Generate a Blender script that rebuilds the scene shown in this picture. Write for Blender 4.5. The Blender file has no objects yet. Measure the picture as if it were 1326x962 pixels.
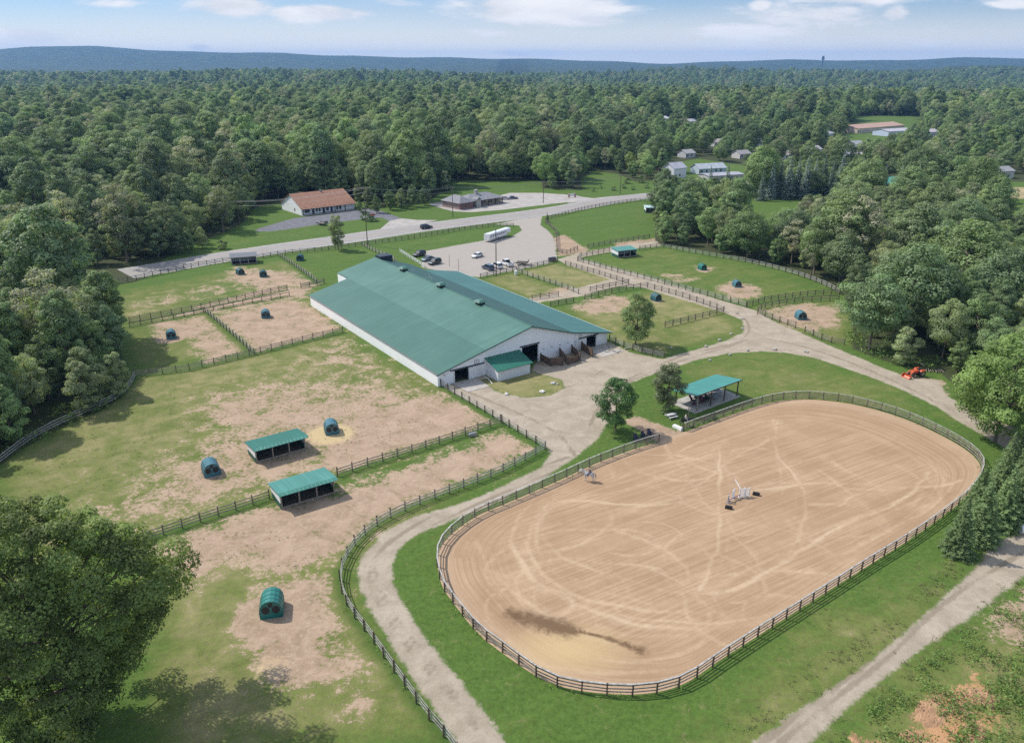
import bpy, bmesh, math, random
import numpy as np
from mathutils import Vector, Matrix
R_ = math.radians
rng = np.random.default_rng(7); random.seed(7)
sc = bpy.context.scene; COL = sc.collection

# ------------------------------------------------------------------ camera, world, sun, exposure
CAM_H, FPX, IW, IH, HOR = 58.0, 1000.0, 1326.0, 962.0, 83.0
PITCH = math.atan((IH/2-HOR)/FPX)
cam_d = bpy.data.cameras.new('camera'); cam = bpy.data.objects.new('camera', cam_d); COL.objects.link(cam)
cam_d.sensor_width = 36; cam_d.sensor_fit = 'HORIZONTAL'; cam_d.lens = FPX/IW*36
cam.location = (0, 0, CAM_H); cam.rotation_euler = (math.pi/2-PITCH, 0, 0)
cam_d.clip_start = .5; cam_d.clip_end = 40000
sc.camera = cam
SUN_EL, SHX, SHY = 48.0, .905, -.425           # shadow direction on the ground
SUN = Vector((-SHX*math.cos(R_(SUN_EL)), -SHY*math.cos(R_(SUN_EL)), math.sin(R_(SUN_EL)))).normalized()
SUN_STRENGTH, SKY_STRENGTH, EXPOSURE = 3.4, .15, 0.5
sd_ = bpy.data.lights.new('sun', 'SUN'); so = bpy.data.objects.new('sun', sd_); COL.objects.link(so)
sd_.energy = SUN_STRENGTH; sd_.angle = R_(.6); sd_.color = (1, .95, .88)
so.rotation_euler = SUN.to_track_quat('Z', 'Y').to_euler(); so.location = (0, 0, 300)
sc.view_settings.view_transform = 'Standard'; sc.view_settings.look = 'None'
sc.view_settings.exposure = EXPOSURE; sc.view_settings.gamma = 1
sc.render.engine = 'CYCLES'
cy = sc.cycles
cy.max_bounces = 6; cy.diffuse_bounces = 4; cy.glossy_bounces = 2; cy.transmission_bounces = 3; cy.volume_bounces = 0
cy.transparent_max_bounces = 8; cy.use_denoising = False; cy.use_adaptive_sampling = False; cy.caustics_reflective = False; cy.caustics_refractive = False
cy.sample_clamp_indirect = 4

def ray(u, v):
    x = (u-IW/2)/FPX; y = (v-IH/2)/FPX; s, c = math.sin(PITCH), math.cos(PITCH)
    return x, c-y*s, -s-y*c
def G(u, v, z=0.0):
    """survey: the point of the level z seen at photo pixel (u, v)"""
    r = ray(u, v); t = (z-CAM_H)/r[2]; return (r[0]*t, r[1]*t)
def GP(pts): return [G(*p) for p in pts]

world = bpy.data.worlds.new('World'); sc.world = world; world.use_nodes = True
class NT:
    def __init__(s, tree): s.t = tree; s.n = tree.nodes; s.l = tree.links
    def new(s, kind, **kw):
        n = s.n.new(kind)
        for k, v in kw.items():
            if hasattr(n, k): setattr(n, k, v)
        return n
    def set(s, sock, v):
        if isinstance(v, bpy.types.NodeSocket): s.l.new(v, sock)
        elif v is not None: sock.default_value = v
    def math(s, op, a, b=None, c=None, clamp=False):
        n = s.new('ShaderNodeMath', operation=op); n.use_clamp = clamp
        s.set(n.inputs[0], a)
        if b is not None: s.set(n.inputs[1], b)
        if c is not None: s.set(n.inputs[2], c)
        return n.outputs[0]
    def mix(s, f, a, b, typ='MIX'):
        n = s.new('ShaderNodeMix', data_type='RGBA', blend_type=typ)
        s.set(n.inputs[0], f)
        for i, v in ((6, a), (7, b)):
            s.set(n.inputs[i], v if isinstance(v, bpy.types.NodeSocket) else tuple(v)+((1,) if len(v) == 3 else ()))
        return n.outputs[2]
    def noise(s, vec, scale, detail=4, rough=.55, dist=0):
        n = s.new('ShaderNodeTexNoise'); n.inputs['Scale'].default_value = scale; n.inputs['Detail'].default_value = detail
        n.inputs['Roughness'].default_value = rough; n.inputs['Distortion'].default_value = dist
        if vec is not None: s.l.new(vec, n.inputs['Vector'])
        return n.outputs['Fac']
    def step(s, x, lo, hi):
        n = s.new('ShaderNodeMapRange', interpolation_type='SMOOTHSTEP')
        s.set(n.inputs['Value'], x); n.inputs['From Min'].default_value = lo; n.inputs['From Max'].default_value = hi
        return n.outputs['Result']
    def attr(s, name):
        n = s.new('ShaderNodeAttribute', attribute_type='GEOMETRY'); n.attribute_name = name; return n.outputs['Fac']
def world_nodes():
    N = NT(world.node_tree); N.n.clear()
    out = N.new('ShaderNodeOutputWorld'); bg = N.new('ShaderNodeBackground'); N.l.new(bg.outputs[0], out.inputs[0])
    sky = N.new('ShaderNodeTexSky', sky_type='NISHITA'); sky.sun_disc = False
    sky.sun_elevation = R_(SUN_EL); sky.sun_rotation = math.atan2(SUN.x, SUN.y)
    sky.air_density = 1.0; sky.dust_density = 0.6; sky.ozone_density = 1.6; sky.altitude = 200
    tc = N.new('ShaderNodeTexCoord'); sep = N.new('ShaderNodeSeparateXYZ'); N.l.new(tc.outputs['Generated'], sep.inputs[0])
    az = N.math('DIVIDE', sep.outputs[0], N.math('MAXIMUM', N.math('ABSOLUTE', sep.outputs[1]), .05))
    el = N.math('DIVIDE', sep.outputs[2], N.math('MAXIMUM', N.math('ABSOLUTE', sep.outputs[1]), .05))
    cmb = N.new('ShaderNodeCombineXYZ'); N.set(cmb.inputs[0], az); N.set(cmb.inputs[1], N.math('MULTIPLY', el, 4.0)); N.set(cmb.inputs[2], sep.outputs[1])
    n1 = N.noise(cmb.outputs[0], 9, 7, .58, .3)
    n2 = N.noise(cmb.outputs[0], 2.6, 5, .5)
    tot = None
    # clouds stand in these directions (azimuth, elevation, widths), seen in the photo's sky
    for (u, v, wu, wv, a) in ((30, 48, 60, 11, .9), (300, 8, 60, 15, .9), (415, 17, 80, 11, .9), (500, 4, 60, 8, .5), (700, 12, 105, 21, 1.0), (760, 28, 60, 10, .7),
                              (632, 41, 40, 7, .6), (258, 61, 20, 6, .8), (985, 8, 18, 9, .7), (1060, 22, 110, 20, .72), (960, 38, 90, 12, .6), (1160, 18, 22, 9, .9), (1090, 0, 90, 8, .7),
                              (680, 69, 50, 6, .7), (1250, 30, 90, 22, .3), (1310, 5, 30, 8, .7), (860, 60, 160, 12, .35), (1200, 62, 140, 10, .4), (150, 4, 60, 6, .5)):
        r = ray(u, v); c0 = r[0]/r[1]; e0 = r[2]/r[1]; su = wu/FPX; sv = wv/FPX
        dx = N.math('DIVIDE', N.math('SUBTRACT', az, c0), su); dy = N.math('DIVIDE', N.math('SUBTRACT', el, e0), sv)
        g = N.math('MULTIPLY', N.math('EXPONENT', N.math('MULTIPLY', N.math('ADD', N.math('MULTIPLY', dx, dx), N.math('MULTIPLY', dy, dy)), -1.0)), a)
        tot = g if tot is None else N.math('MAXIMUM', tot, g)
    up = N.step(sep.outputs[2], .10, .4)                          # scattered unseen clouds overhead, made whiter for extra ambient light
    over = N.math('MULTIPLY', N.step(N.noise(tc.outputs['Generated'], 3.2, 6, .6), .44, .62), up)
    d = N.math('ADD', N.math('MULTIPLY', tot, 1.1), N.math('MULTIPLY', N.math('SUBTRACT', n1, .5), 1.7))
    m = N.math('MAXIMUM', N.math('MULTIPLY', N.step(d, .26, .74), .98), N.math('MULTIPLY', over, .7))
    thin = N.math('MULTIPLY', N.step(n2, .4, .75), .32)
    hz = N.math('SUBTRACT', 1.0, N.step(el, -.012, .085)); hz = N.math('MULTIPLY', hz, .9)
    mm = N.math('MAXIMUM', m, thin, clamp=True)
    tint = N.mix(N.step(n1, .3, .7), (3.8, 3.85, 4.0), (4.9, 4.85, 4.85))
    low = N.mix(1.0, sky.outputs[0], (.33, .43, .60), 'MULTIPLY'); skyc = N.mix(N.step(sep.outputs[2], .10, .35), low, sky.outputs[0])
    tint = N.mix(N.step(sep.outputs[2], .12, .4), tint, (6.5, 6.5, 6.6)); col = N.mix(mm, N.mix(hz, skyc, (6.3, 5.8, 5.1)), tint)
    N.l.new(col, bg.inputs[0]); bg.inputs[1].default_value = SKY_STRENGTH
world_nodes()

# ------------------------------------------------------------------ helpers
def tag(o, label=None, cat=None, group=None, kind=None):
    for k, v in (('label', label), ('category', cat), ('group', group), ('kind', kind)):
        if v: o[k] = v
    return o
def empty(name, x=0, y=0, z=0, rz=0, label=None, cat=None, group=None):
    o = bpy.data.objects.new(name, None); COL.objects.link(o); o.location = (x, y, z); o.rotation_euler = (0, 0, rz)
    o.empty_display_size = .3
    return tag(o, label, cat, group)
def mesh_np(name, V, F, smooth=False):
    me = bpy.data.meshes.new(name); V = np.asarray(V, np.float32); F = np.asarray(F, np.int32)
    n = len(F); k = F.shape[1]
    me.vertices.add(len(V)); me.vertices.foreach_set('co', V.ravel())
    me.loops.add(n*k); me.loops.foreach_set('vertex_index', F.ravel())
    me.polygons.add(n); me.polygons.foreach_set('loop_start', np.arange(0, n*k, k, dtype=np.int32))
    try: me.polygons.foreach_set('loop_total', np.full(n, k, np.int32))
    except Exception: pass
    me.polygons.foreach_set('use_smooth', np.full(n, smooth)); me.update(calc_edges=True); return me
def attr(me, name, vals, dom='POINT'):
    a = me.attributes.new(name, 'FLOAT', dom); a.data.foreach_set('value', np.asarray(vals, np.float32).ravel())
def link(name, me, mat=None, parent=None):
    o = bpy.data.objects.new(name, me); COL.objects.link(o)
    if mat is not None and not me.materials: me.materials.append(mat)
    if parent is not None: o.parent = parent
    return o
class MB:
    """collects boxes, tubes and polygons, builds one mesh"""
    def __init__(s): s.v = []; s.f = []
    def add(s, vs, fs):
        b = len(s.v); s.v += [tuple(v) for v in vs]; s.f += [tuple(i+b for i in f) for f in fs]; return s
    def box(s, x0, x1, y0, y1, z0, z1, rz=0, c=(0, 0, 0)):
        P = [(x, y, z) for z in (z0, z1) for x, y in ((x0, y0), (x1, y0), (x1, y1), (x0, y1))]
        if rz or c != (0, 0, 0):
            ca, sa = math.cos(rz), math.sin(rz); P = [(c[0]+x*ca-y*sa, c[1]+x*sa+y*ca, c[2]+z) for x, y, z in P]
        return s.add(P, [(3, 2, 1, 0), (4, 5, 6, 7), (0, 1, 5, 4), (1, 2, 6, 5), (2, 3, 7, 6), (3, 0, 4, 7)])
    def hexa(s, b, t):
        """four bottom and four top corners, counter-clockwise"""
        return s.add(list(b)+list(t), [(3, 2, 1, 0), (4, 5, 6, 7), (0, 1, 5, 4), (1, 2, 6, 5), (2, 3, 7, 6), (3, 0, 4, 7)])
    def slab(s, poly, th):
        """planar polygon given thickness th below it"""
        n = len(poly); lo = [(p[0], p[1], p[2]-th) for p in poly]
        return s.add(list(poly)+lo, [tuple(range(n)), tuple(range(2*n-1, n-1, -1))]+[(i, i+n, (i+1) % n+n, (i+1) % n) for i in range(n)])
    def wall(s, poly, off):
        """planar polygon extruded by the vector off"""
        n = len(poly); q = [tuple(p[i]+off[i] for i in range(3)) for p in poly]
        return s.add(list(poly)+q, [tuple(range(n)), tuple(range(2*n-1, n-1, -1))]+[(i, i+n, (i+1) % n+n, (i+1) % n) for i in range(n)])
    def tube(s, path, r, n=6, r1=None, cap=True):
        path = [Vector(p) for p in path]; m = len(path); rs = [r+(0 if r1 is None else (r1-r)*i/(m-1)) for i in range(m)]
        vs = []
        for i, p in enumerate(path):
            d = (path[min(i+1, m-1)]-path[max(i-1, 0)]).normalized()
            a = d.cross(Vector((0, 0, 1))) if abs(d.z) < .95 else d.cross(Vector((1, 0, 0)))
            a.normalize(); b = d.cross(a)
            for k in range(n):
                t = 2*math.pi*k/n; vs.append(p+(a*math.cos(t)+b*math.sin(t))*rs[i])
        fs = [(i*n+k, i*n+(k+1) % n, (i+1)*n+(k+1) % n, (i+1)*n+k) for i in range(m-1) for k in range(n)]
        if cap: fs += [tuple(range(n)), tuple(range(m*n-1, (m-1)*n-1, -1))]
        return s.add(vs, fs)
    def build(s, name, mat, parent=None, smooth=False, bevel=0, seg=1):
        me = bpy.data.meshes.new(name); me.from_pydata([tuple(v) for v in s.v], [], s.f)
        bm = bmesh.new(); bm.from_mesh(me); bmesh.ops.recalc_face_normals(bm, faces=bm.faces)
        if bevel: bmesh.ops.bevel(bm, geom=bm.edges[:], offset=bevel, segments=seg, affect='EDGES', clamp_overlap=True)
        bm.to_mesh(me); bm.free()
        for p in me.polygons: p.use_smooth = smooth
        return link(name, me, mat, parent)
def copy_tree(o, parent=None):
    c = o.copy(); COL.objects.link(c)
    if parent: c.parent = parent
    for ch in list(o.children): copy_tree(ch, c)
    return c

# ------------------------------------------------------------------ materials
MATS = {}
def mat(name, col, rough=.7, metal=0.0, var=.15, scale=3.0, col2=None, spec=.5, bump=0.0, bscale=20, coords='Object', stretch=None):
    if name in MATS: return MATS[name]
    m = bpy.data.materials.new(name); m.use_nodes = True; N = NT(m.node_tree)
    b = N.n['Principled BSDF']; b.inputs['Roughness'].default_value = rough; b.inputs['Metallic'].default_value = metal
    b.inputs['Specular IOR Level'].default_value = spec
    tc = N.new('ShaderNodeTexCoord'); vec = tc.outputs[coords]
    if stretch:
        mp = N.new('ShaderNodeMapping'); mp.inputs['Scale'].default_value = stretch; N.l.new(vec, mp.inputs[0]); vec = mp.outputs[0]
    n = N.noise(vec, scale, 5, .6)
    c2 = col2 or tuple(c*(1-2*var) for c in col); c1 = col if col2 else tuple(min(1, c*(1+var)) for c in col)
    N.l.new(N.mix(N.step(n, .3, .7), c2, c1), b.inputs['Base Color'])
    if bump:
        bp = N.new('ShaderNodeBump'); bp.inputs['Strength'].default_value = bump; bp.inputs['Distance'].default_value = .05
        N.l.new(N.noise(vec, bscale, 4), bp.inputs['Height']); N.l.new(bp.outputs[0], b.inputs['Normal'])
    MATS[name] = m; return m
def metal_roof(name, col, pitch=.9, axis=0, rough=.38, streak=.22, fade=(1.25, 1.2, 1.2)):
    """painted ribbed sheet: ribs across one axis, faint weathering streaks"""
    m = bpy.data.materials.new(name); m.use_nodes = True; N = NT(m.node_tree); b = N.n['Principled BSDF']
    tc = N.new('ShaderNodeTexCoord'); sp = N.new('ShaderNodeSeparateXYZ'); N.l.new(tc.outputs['Object'], sp.inputs[0])
    x = sp.outputs[axis]
    fr = N.math('FRACT', N.math('DIVIDE', x, pitch)); rib = N.math('SUBTRACT', 1.0, N.step(N.math('ABSOLUTE', N.math('SUBTRACT', fr, .5)), .0, .09))
    mp = N.new('ShaderNodeMapping'); sv = [.08, .08, .08]; sv[axis] = 1.2; mp.inputs['Scale'].default_value = sv; N.l.new(tc.outputs['Object'], mp.inputs[0])
    st = N.noise(mp.outputs[0], 1.5, 6, .65); bl = N.noise(tc.outputs['Object'], .12, 5, .6, .4)
    c = N.mix(N.step(bl, .3, .75), col, tuple(a*b_ for a, b_ in zip(col, fade)))
    c = N.mix(N.math('MULTIPLY', N.step(st, .45, .8), streak), c, tuple(min(1, a*1.9+.03) for a in col))
    pn = N.math('FLOOR', N.math('DIVIDE', x, pitch)); wn = N.new('ShaderNodeTexWhiteNoise', noise_dimensions='1D'); N.set(wn.inputs['W'], pn)
    c = N.mix(N.math('MULTIPLY', wn.outputs['Value'], .16), c, (col[0]*.6, col[1]*.6, col[2]*.6))
    N.l.new(c, b.inputs['Base Color']); b.inputs['Roughness'].default_value = rough; b.inputs['Specular IOR Level'].default_value = .4
    bp = N.new('ShaderNodeBump'); bp.inputs['Strength'].default_value = .6; bp.inputs['Distance'].default_value = .04
    N.l.new(rib, bp.inputs['Height']); N.l.new(bp.outputs[0], b.inputs['Normal'])
    MATS[name] = m; return m
def siding(name, col, dirt, pitch=.3, vert=True, rough=.6, stain=.55):
    m = bpy.data.materials.new(name); m.use_nodes = True; N = NT(m.node_tree); b = N.n['Principled BSDF']
    tc = N.new('ShaderNodeTexCoord'); sp = N.new('ShaderNodeSeparateXYZ'); N.l.new(tc.outputs['Object'], sp.inputs[0])
    x = N.math('ADD', sp.outputs[0], sp.outputs[1]) if vert else sp.outputs[2]
    fr = N.math('FRACT', N.math('DIVIDE', x, pitch)); rib = N.math('SUBTRACT', 1.0, N.step(N.math('ABSOLUTE', N.math('SUBTRACT', fr, .5)), .0, .12))
    mp = N.new('ShaderNodeMapping'); mp.inputs['Scale'].default_value = (1.0, 1.0, .25); N.l.new(tc.outputs['Object'], mp.inputs[0])
    s1 = N.noise(mp.outputs[0], 1.3, 6, .7)
    low = N.math('SUBTRACT', 1.0, N.step(sp.outputs[2], .0, .9))          # mud splashed along the foot of the wall
    f = N.math('MULTIPLY', N.math('ADD', N.math('MULTIPLY', N.step(s1, .5, .8), .35), N.math('MULTIPLY', low, .5)), stain, clamp=True)
    N.l.new(N.mix(f, col, dirt), b.inputs['Base Color']); b.inputs['Roughness'].default_value = rough
    bp = N.new('ShaderNodeBump'); bp.inputs['Strength'].default_value = .5; bp.inputs['Distance'].default_value = .03
    N.l.new(rib, bp.inputs['Height']); N.l.new(bp.outputs[0], b.inputs['Normal'])
    MATS[name] = m; return m
def leaf_mat(name, cols, tr=.35, val=(.65, 1.35)):
    """foliage: colour differs from tree to tree and from bough to bough"""
    m = bpy.data.materials.new(name); m.use_nodes = True; N = NT(m.node_tree); N.n.clear()
    out = N.new('ShaderNodeOutputMaterial'); oi = N.new('ShaderNodeObjectInfo'); t = N.attr('tint')
    ramp = N.new('ShaderNodeValToRGB'); el = ramp.color_ramp.elements
    for i, c in enumerate(cols):
        e = el[i] if i < 2 else el.new(0); e.position = i/(len(cols)-1); e.color = tuple(c)+(1,)
    N.l.new(N.math('FRACT', N.math('MULTIPLY', oi.outputs['Random'], 1.0)), ramp.inputs[0])
    v = N.math('ADD', N.math('MULTIPLY', t, val[1]-val[0]), val[0])
    r2 = N.math('FRACT', N.math('MULTIPLY', oi.outputs['Random'], 17.3)); v = N.math('MULTIPLY', v, N.math('ADD', N.math('MULTIPLY', r2, .5), .75))
    pn = N.noise(oi.outputs['Location'], .011, 3, .6); pn2 = N.noise(oi.outputs['Location'], .03, 2, .5)
    c = N.mix(N.math('MULTIPLY', N.step(pn, .42, .66), PATCH), ramp.outputs[0], (.27, .26, .15)); c = N.mix(N.math('MULTIPLY', N.step(pn2, .55, .72), PATCH), c, (.13, .19, .09))
    vm = N.new('ShaderNodeVectorMath', operation='SCALE'); N.l.new(c, vm.inputs[0]); N.set(vm.inputs['Scale'], v)
    d = N.new('ShaderNodeBsdfPrincipled'); d.inputs['Roughness'].default_value = .6; d.inputs['Specular IOR Level'].default_value = .25
    N.l.new(vm.outputs[0], d.inputs['Base Color'])
    tl = N.new('ShaderNodeBsdfTranslucent'); y = N.mix(1.0, vm.outputs[0], (1.25, 1.35, .6), 'MULTIPLY'); N.l.new(y, tl.inputs[0])
    mx = N.new('ShaderNodeMixShader'); mx.inputs[0].default_value = tr
    N.l.new(d.outputs[0], mx.inputs[1]); N.l.new(tl.outputs[0], mx.inputs[2]); N.l.new(mx.outputs[0], out.inputs[0])
    MATS[name] = m; return m
PATCH = .32
LEAF = leaf_mat('leaf_broad', [(.25, .34, .13), (.31, .41, .13), (.30, .33, .18), (.33, .43, .13), (.22, .30, .15), (.37, .39, .22), (.27, .38, .12), (.34, .36, .20), (.24, .36, .14), (.20, .28, .14)], tr=.34, val=(.45, 1.35))
LEAF_PALE = leaf_mat('leaf_pale', [(.32, .38, .18), (.35, .42, .15), (.33, .37, .22)], tr=.45)
PATCH = 0
LEAF_OAK = leaf_mat('leaf_oak', [(.23, .30, .09), (.235, .305, .09)], val=(.35, 1.6), tr=.4)
LEAF_SPRUCE = leaf_mat('needle_green', [(.16, .225, .09), (.18, .25, .10)], tr=.3)
LEAF_BLUE = leaf_mat('needle_blue', [(.27, .33, .31), (.31, .37, .35), (.20, .26, .21)], tr=.3)
BARK = mat('bark', (.16, .125, .09), .9, var=.3, scale=6, bump=.4)
M_POST = mat('fence_post', (.11, .082, .06), .85, var=.35, scale=4)
M_RAIL = mat('fence_rail', (.33, .29, .25), .7, scale=2.2, col2=(.16, .135, .11))
M_RAIL_GREY = mat('fence_rail_grey', (.46, .44, .41), .65, scale=2.2, col2=(.24, .225, .20))
M_WHITE = mat('white_paint', (.75, .75, .73), .5, var=.06)
M_DARKBROWN = mat('brown_panel', (.13, .082, .05), .8, var=.3, scale=2)
M_BLACK = mat('black', (.015, .015, .016), .5)
M_GLASS = mat('dark_glass', (.02, .025, .03), .08, var=.1, spec=.8)
M_TYRE = mat('rubber', (.02, .02, .02), .85)
M_RIM = mat('rim', (.45, .45, .46), .35, metal=.8)
M_CONC = mat('concrete', (.40, .37, .33), .85, var=.12, scale=1.5)
M_STEEL = mat('steel', (.4, .41, .42), .4, metal=.7)
M_ROCK = mat('rock', (.42, .39, .35), .9, var=.25, scale=2.5, bump=.5, bscale=8)
M_ROCKW = mat('rock_white', (.68, .66, .60), .9, var=.12, scale=2.5, bump=.4, bscale=8)
M_WOOD = mat('weathered_wood', (.30, .26, .21), .85, var=.25, scale=4)
M_POLE = mat('pole_wood', (.13, .10, .08), .9, var=.25, scale=4)
M_INT = mat('barn_inside', (.05, .045, .04), .9)

# ------------------------------------------------------------------ ground survey: regions in photo pixels turned into metres
def sdf(poly, X, Y, clip=None):
    """signed distance, positive inside"""
    P = np.asarray(poly); X = X.astype(np.float64); Y = Y.astype(np.float64)
    out = np.full(X.shape, -50.0)
    m = (X > P[:, 0].min()-8) & (X < P[:, 0].max()+8) & (Y > P[:, 1].min()-8) & (Y < P[:, 1].max()+8)
    x = X[m]; y = Y[m]; d = np.full(x.shape, 1e9); ins = np.zeros(x.shape, bool); n = len(P)
    for i in range(n):
        ax, ay = P[i]; bx, by = P[(i+1) % n]; ex, ey = bx-ax, by-ay; L = ex*ex+ey*ey+1e-12
        t = np.clip(((x-ax)*ex+(y-ay)*ey)/L, 0, 1); d = np.minimum(d, (x-ax-ex*t)**2+(y-ay-ey*t)**2)
        c = ((ay > y) != (by > y)) & (x < (bx-ax)*(y-ay)/(by-ay+1e-12)+ax); ins ^= c
    out[m] = np.where(ins, 1, -1)*np.sqrt(d); return out
def dline(pts, X, Y, rad=6):
    out = np.full(X.shape, 99.0); P = np.asarray(pts)
    m = (X > P[:, 0].min()-rad) & (X < P[:, 0].max()+rad) & (Y > P[:, 1].min()-rad) & (Y < P[:, 1].max()+rad)
    x = X[m]; y = Y[m]; d = np.full(x.shape, 1e9)
    for i in range(len(P)-1):
        ax, ay = P[i]; bx, by = P[i+1]; ex, ey = bx-ax, by-ay; L = ex*ex+ey*ey+1e-12
        t = np.clip(((x-ax)*ex+(y-ay)*ey)/L, 0, 1); d = np.minimum(d, (x-ax-ex*t)**2+(y-ay-ey*t)**2)
    out[m] = np.sqrt(d); return out
def smooth(pts, n=6, closed=False):
    """Catmull-Rom through the points"""
    P = [Vector(p) for p in pts]; out = []; m = len(P); rngi = range(m if closed else m-1)
    for i in rngi:
        p0 = P[(i-1) % m] if closed else P[max(i-1, 0)]; p1 = P[i]; p2 = P[(i+1) % m]; p3 = P[(i+2) % m] if closed else P[min(i+2, m-1)]
        for k in range(n):
            t = k/n; out.append(tuple(.5*((2*p1)+(-p0+p2)*t+(2*p0-5*p1+4*p2-p3)*t*t+(-p0+3*p1-3*p2+p3)*t**3)))
    if not closed: out.append(tuple(P[-1]))
    return out

YARD = [(571, 499), (600, 494), (622, 487), (690, 480), (692, 470), (790, 443), (815, 456), (858, 465), (900, 453), (940, 441), (963, 430), (962, 415), (935, 404), (880, 387), (830, 372),
        (800, 371), (757, 383), (690, 393), (685, 386), (723, 379), (790, 362), (735, 344), (722, 336), (745, 329), (790, 320), (850, 312), (856, 318), (800, 325), (755, 333), (750, 336), (830, 356), (880, 371), (930, 388), (966, 398), (982, 404),
        (1008, 419), (1045, 434), (1075, 448), (1112, 463), (1150, 479), (1180, 490), (1215, 492), (1226, 512), (1262, 533), (1330, 560), (1420, 610), (1420, 640), (1330, 596), (1270, 562), (1245, 548), (1212, 526),
        (1160, 501), (1110, 482), (1060, 465), (1020, 457), (985, 455), (940, 458), (900, 467), (850, 483), (812, 498), (803, 520), (786, 548), (776, 566), (748, 590), (703, 621), (628, 657), (590, 672), (536, 694), (517, 712), (507, 730), (510, 752),
        (522, 782), (546, 818), (576, 857), (614, 903), (656, 962), (700, 1030), (660, 1060), (600, 975), (572, 932), (530, 874), (500, 824), (475, 784), (462, 747), (468, 720), (498, 688), (534, 669), (590, 654), (628, 640), (700, 605), (713, 588), (705, 575)]
LOT = [(545, 346), (552, 325), (590, 318), (624, 312), (662, 307), (676, 298), (672, 292), (640, 291), (690, 280), (702, 280), (700, 292), (708, 297), (716, 306), (720, 317), (720, 327), (722, 334), (709, 342), (667, 350), (622, 359), (592, 356)]
DRIVE2 = [(930, 1010), (973, 962), (1040, 914), (1110, 868), (1170, 820), (1220, 775), (1262, 735), (1288, 702), (1330, 686), (1420, 650), (1440, 700), (1330, 744), (1262, 795), (1182, 850), (1110, 905), (1050, 962), (1000, 1010)]
GRAVELS = [YARD, LOT, DRIVE2]
ISLAND = [(622, 492), (690, 481), (727, 492), (731, 503), (712, 512), (680, 515), (645, 508)]                 # grass beside the annex
ARENA = [(566, 725), (572, 757), (588, 782), (619, 820), (654, 848), (700, 878), (740, 892), (800, 899), (850, 896), (890, 883), (930, 856), (980, 824), (1050, 779), (1120, 735), (1180, 697), (1225, 665), (1253, 641),
         (1268, 618), (1268, 600), (1250, 582), (1215, 562), (1170, 542), (1120, 527), (1080, 520), (1040, 517), (1005, 520), (970, 529), (930, 543), (895, 556), (882, 561), (853, 572), (820, 582), (770, 601), (720, 624), (660, 650), (620, 667), (590, 687), (571, 708)]
# (polygon, softness m, strength) of worn, bare soil
DIRT = [
 ([(205, 700), (300, 668), (350, 652), (440, 634), (560, 592), (650, 557), (706, 580), (655, 607), (540, 653), (470, 700), (438, 740), (436, 790), (445, 830), (470, 870), (380, 905), (325, 895), (300, 850), (296, 790), (345, 740), (300, 728), (235, 770), (205, 745)], 4, .86),
 ([(300, 500), (400, 455), (440, 438), (480, 455), (560, 505), (650, 547), (560, 581), (430, 620), (345, 642), (225, 684), (150, 680), (190, 600), (270, 560), (250, 510)], 9, .66),
 ([(400, 575), (440, 540), (500, 520), (575, 508), (655, 547), (600, 563), (500, 596), (440, 616), (400, 625)], 4, .85),
 ([(245, 530), (300, 505), (350, 515), (390, 550), (330, 570), (270, 555)], 6, .72), ([(420, 890), (450, 870), (490, 890), (500, 920), (450, 935)], 3, .62), ([(100, 655), (200, 620), (260, 640), (200, 690), (100, 690)], 6, .5), ([(140, 395), (230, 375), (260, 385), (180, 410)], 5, .4),
 ([(270, 410), (372, 386), (420, 400), (445, 430), (330, 458)], 3, .78),
 ([(185, 415), (268, 408), (325, 458), (262, 470), (240, 440), (200, 440)], 3, .72),
 ([(215, 412), (250, 400), (300, 385), (345, 372), (400, 370), (412, 366), (396, 386), (372, 388), (268, 408)], 2.5, .82),
 ([(285, 362), (300, 345), (360, 350), (390, 352), (415, 368), (375, 374), (330, 376)], 4, .72),
 ([(235, 375), (290, 362), (330, 370), (290, 385), (240, 390)], 5, .45),
 ([(715, 308), (732, 303), (752, 318), (765, 324), (745, 330), (722, 332)], 1.5, .85),
 ([(795, 314), (855, 308), (858, 318), (800, 325)], 1.5, .8),
 ([(925, 373), (950, 362), (985, 372), (985, 385), (950, 390)], 3, .8), ([(895, 347), (910, 342), (928, 348), (912, 353)], 1.5, .7),
 ([(850, 355), (880, 352), (905, 362), (895, 368), (865, 365)], 3, .5),
 ([(985, 404), (1030, 392), (1085, 395), (1092, 420), (1060, 432), (1020, 420)], 3, .75),
 ([(738, 398), (760, 387), (805, 382), (822, 390), (800, 405), (770, 408)], 3, .75), ([(700, 378), (735, 370), (750, 380), (722, 386)], 2, .7),
 ([(806, 545), (824, 538), (850, 548), (890, 562), (860, 576), (840, 565)], .8, 1.0),
 ([(1178, 487), (1222, 492), (1228, 512), (1195, 505)], 1.5, .8),
 ([(1285, 790), (1330, 762), (1380, 760), (1340, 840), (1290, 830)], 2, .85),
 ([(690, 472), (745, 462), (770, 470), (730, 492), (700, 492)], 1.5, .5),
 ([(1010, 410), (1000, 430), (1050, 425)], 2, .5),
 ([(1230, 935), (1210, 960), (1290, 990), (1260, 870)], 1, .5),
 ([(30, 640), (100, 600), (140, 620), (60, 660)], 6, .25)]
GRASSY = [([(215, 830), (235, 775), (330, 765), (300, 800), (310, 860), (360, 920), (300, 960), (180, 960)], 3, .7), ([(360, 748), (400, 728), (440, 715), (436, 732), (380, 758)], 1.5, .6),
          ([(330, 800), (300, 840), (315, 870), (290, 900), (250, 900)], 2, .5), (ISLAND, .6, .8), ([(300, 470), (380, 455), (470, 470), (520, 500), (430, 510), (350, 500)], 6, .4)]
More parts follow.
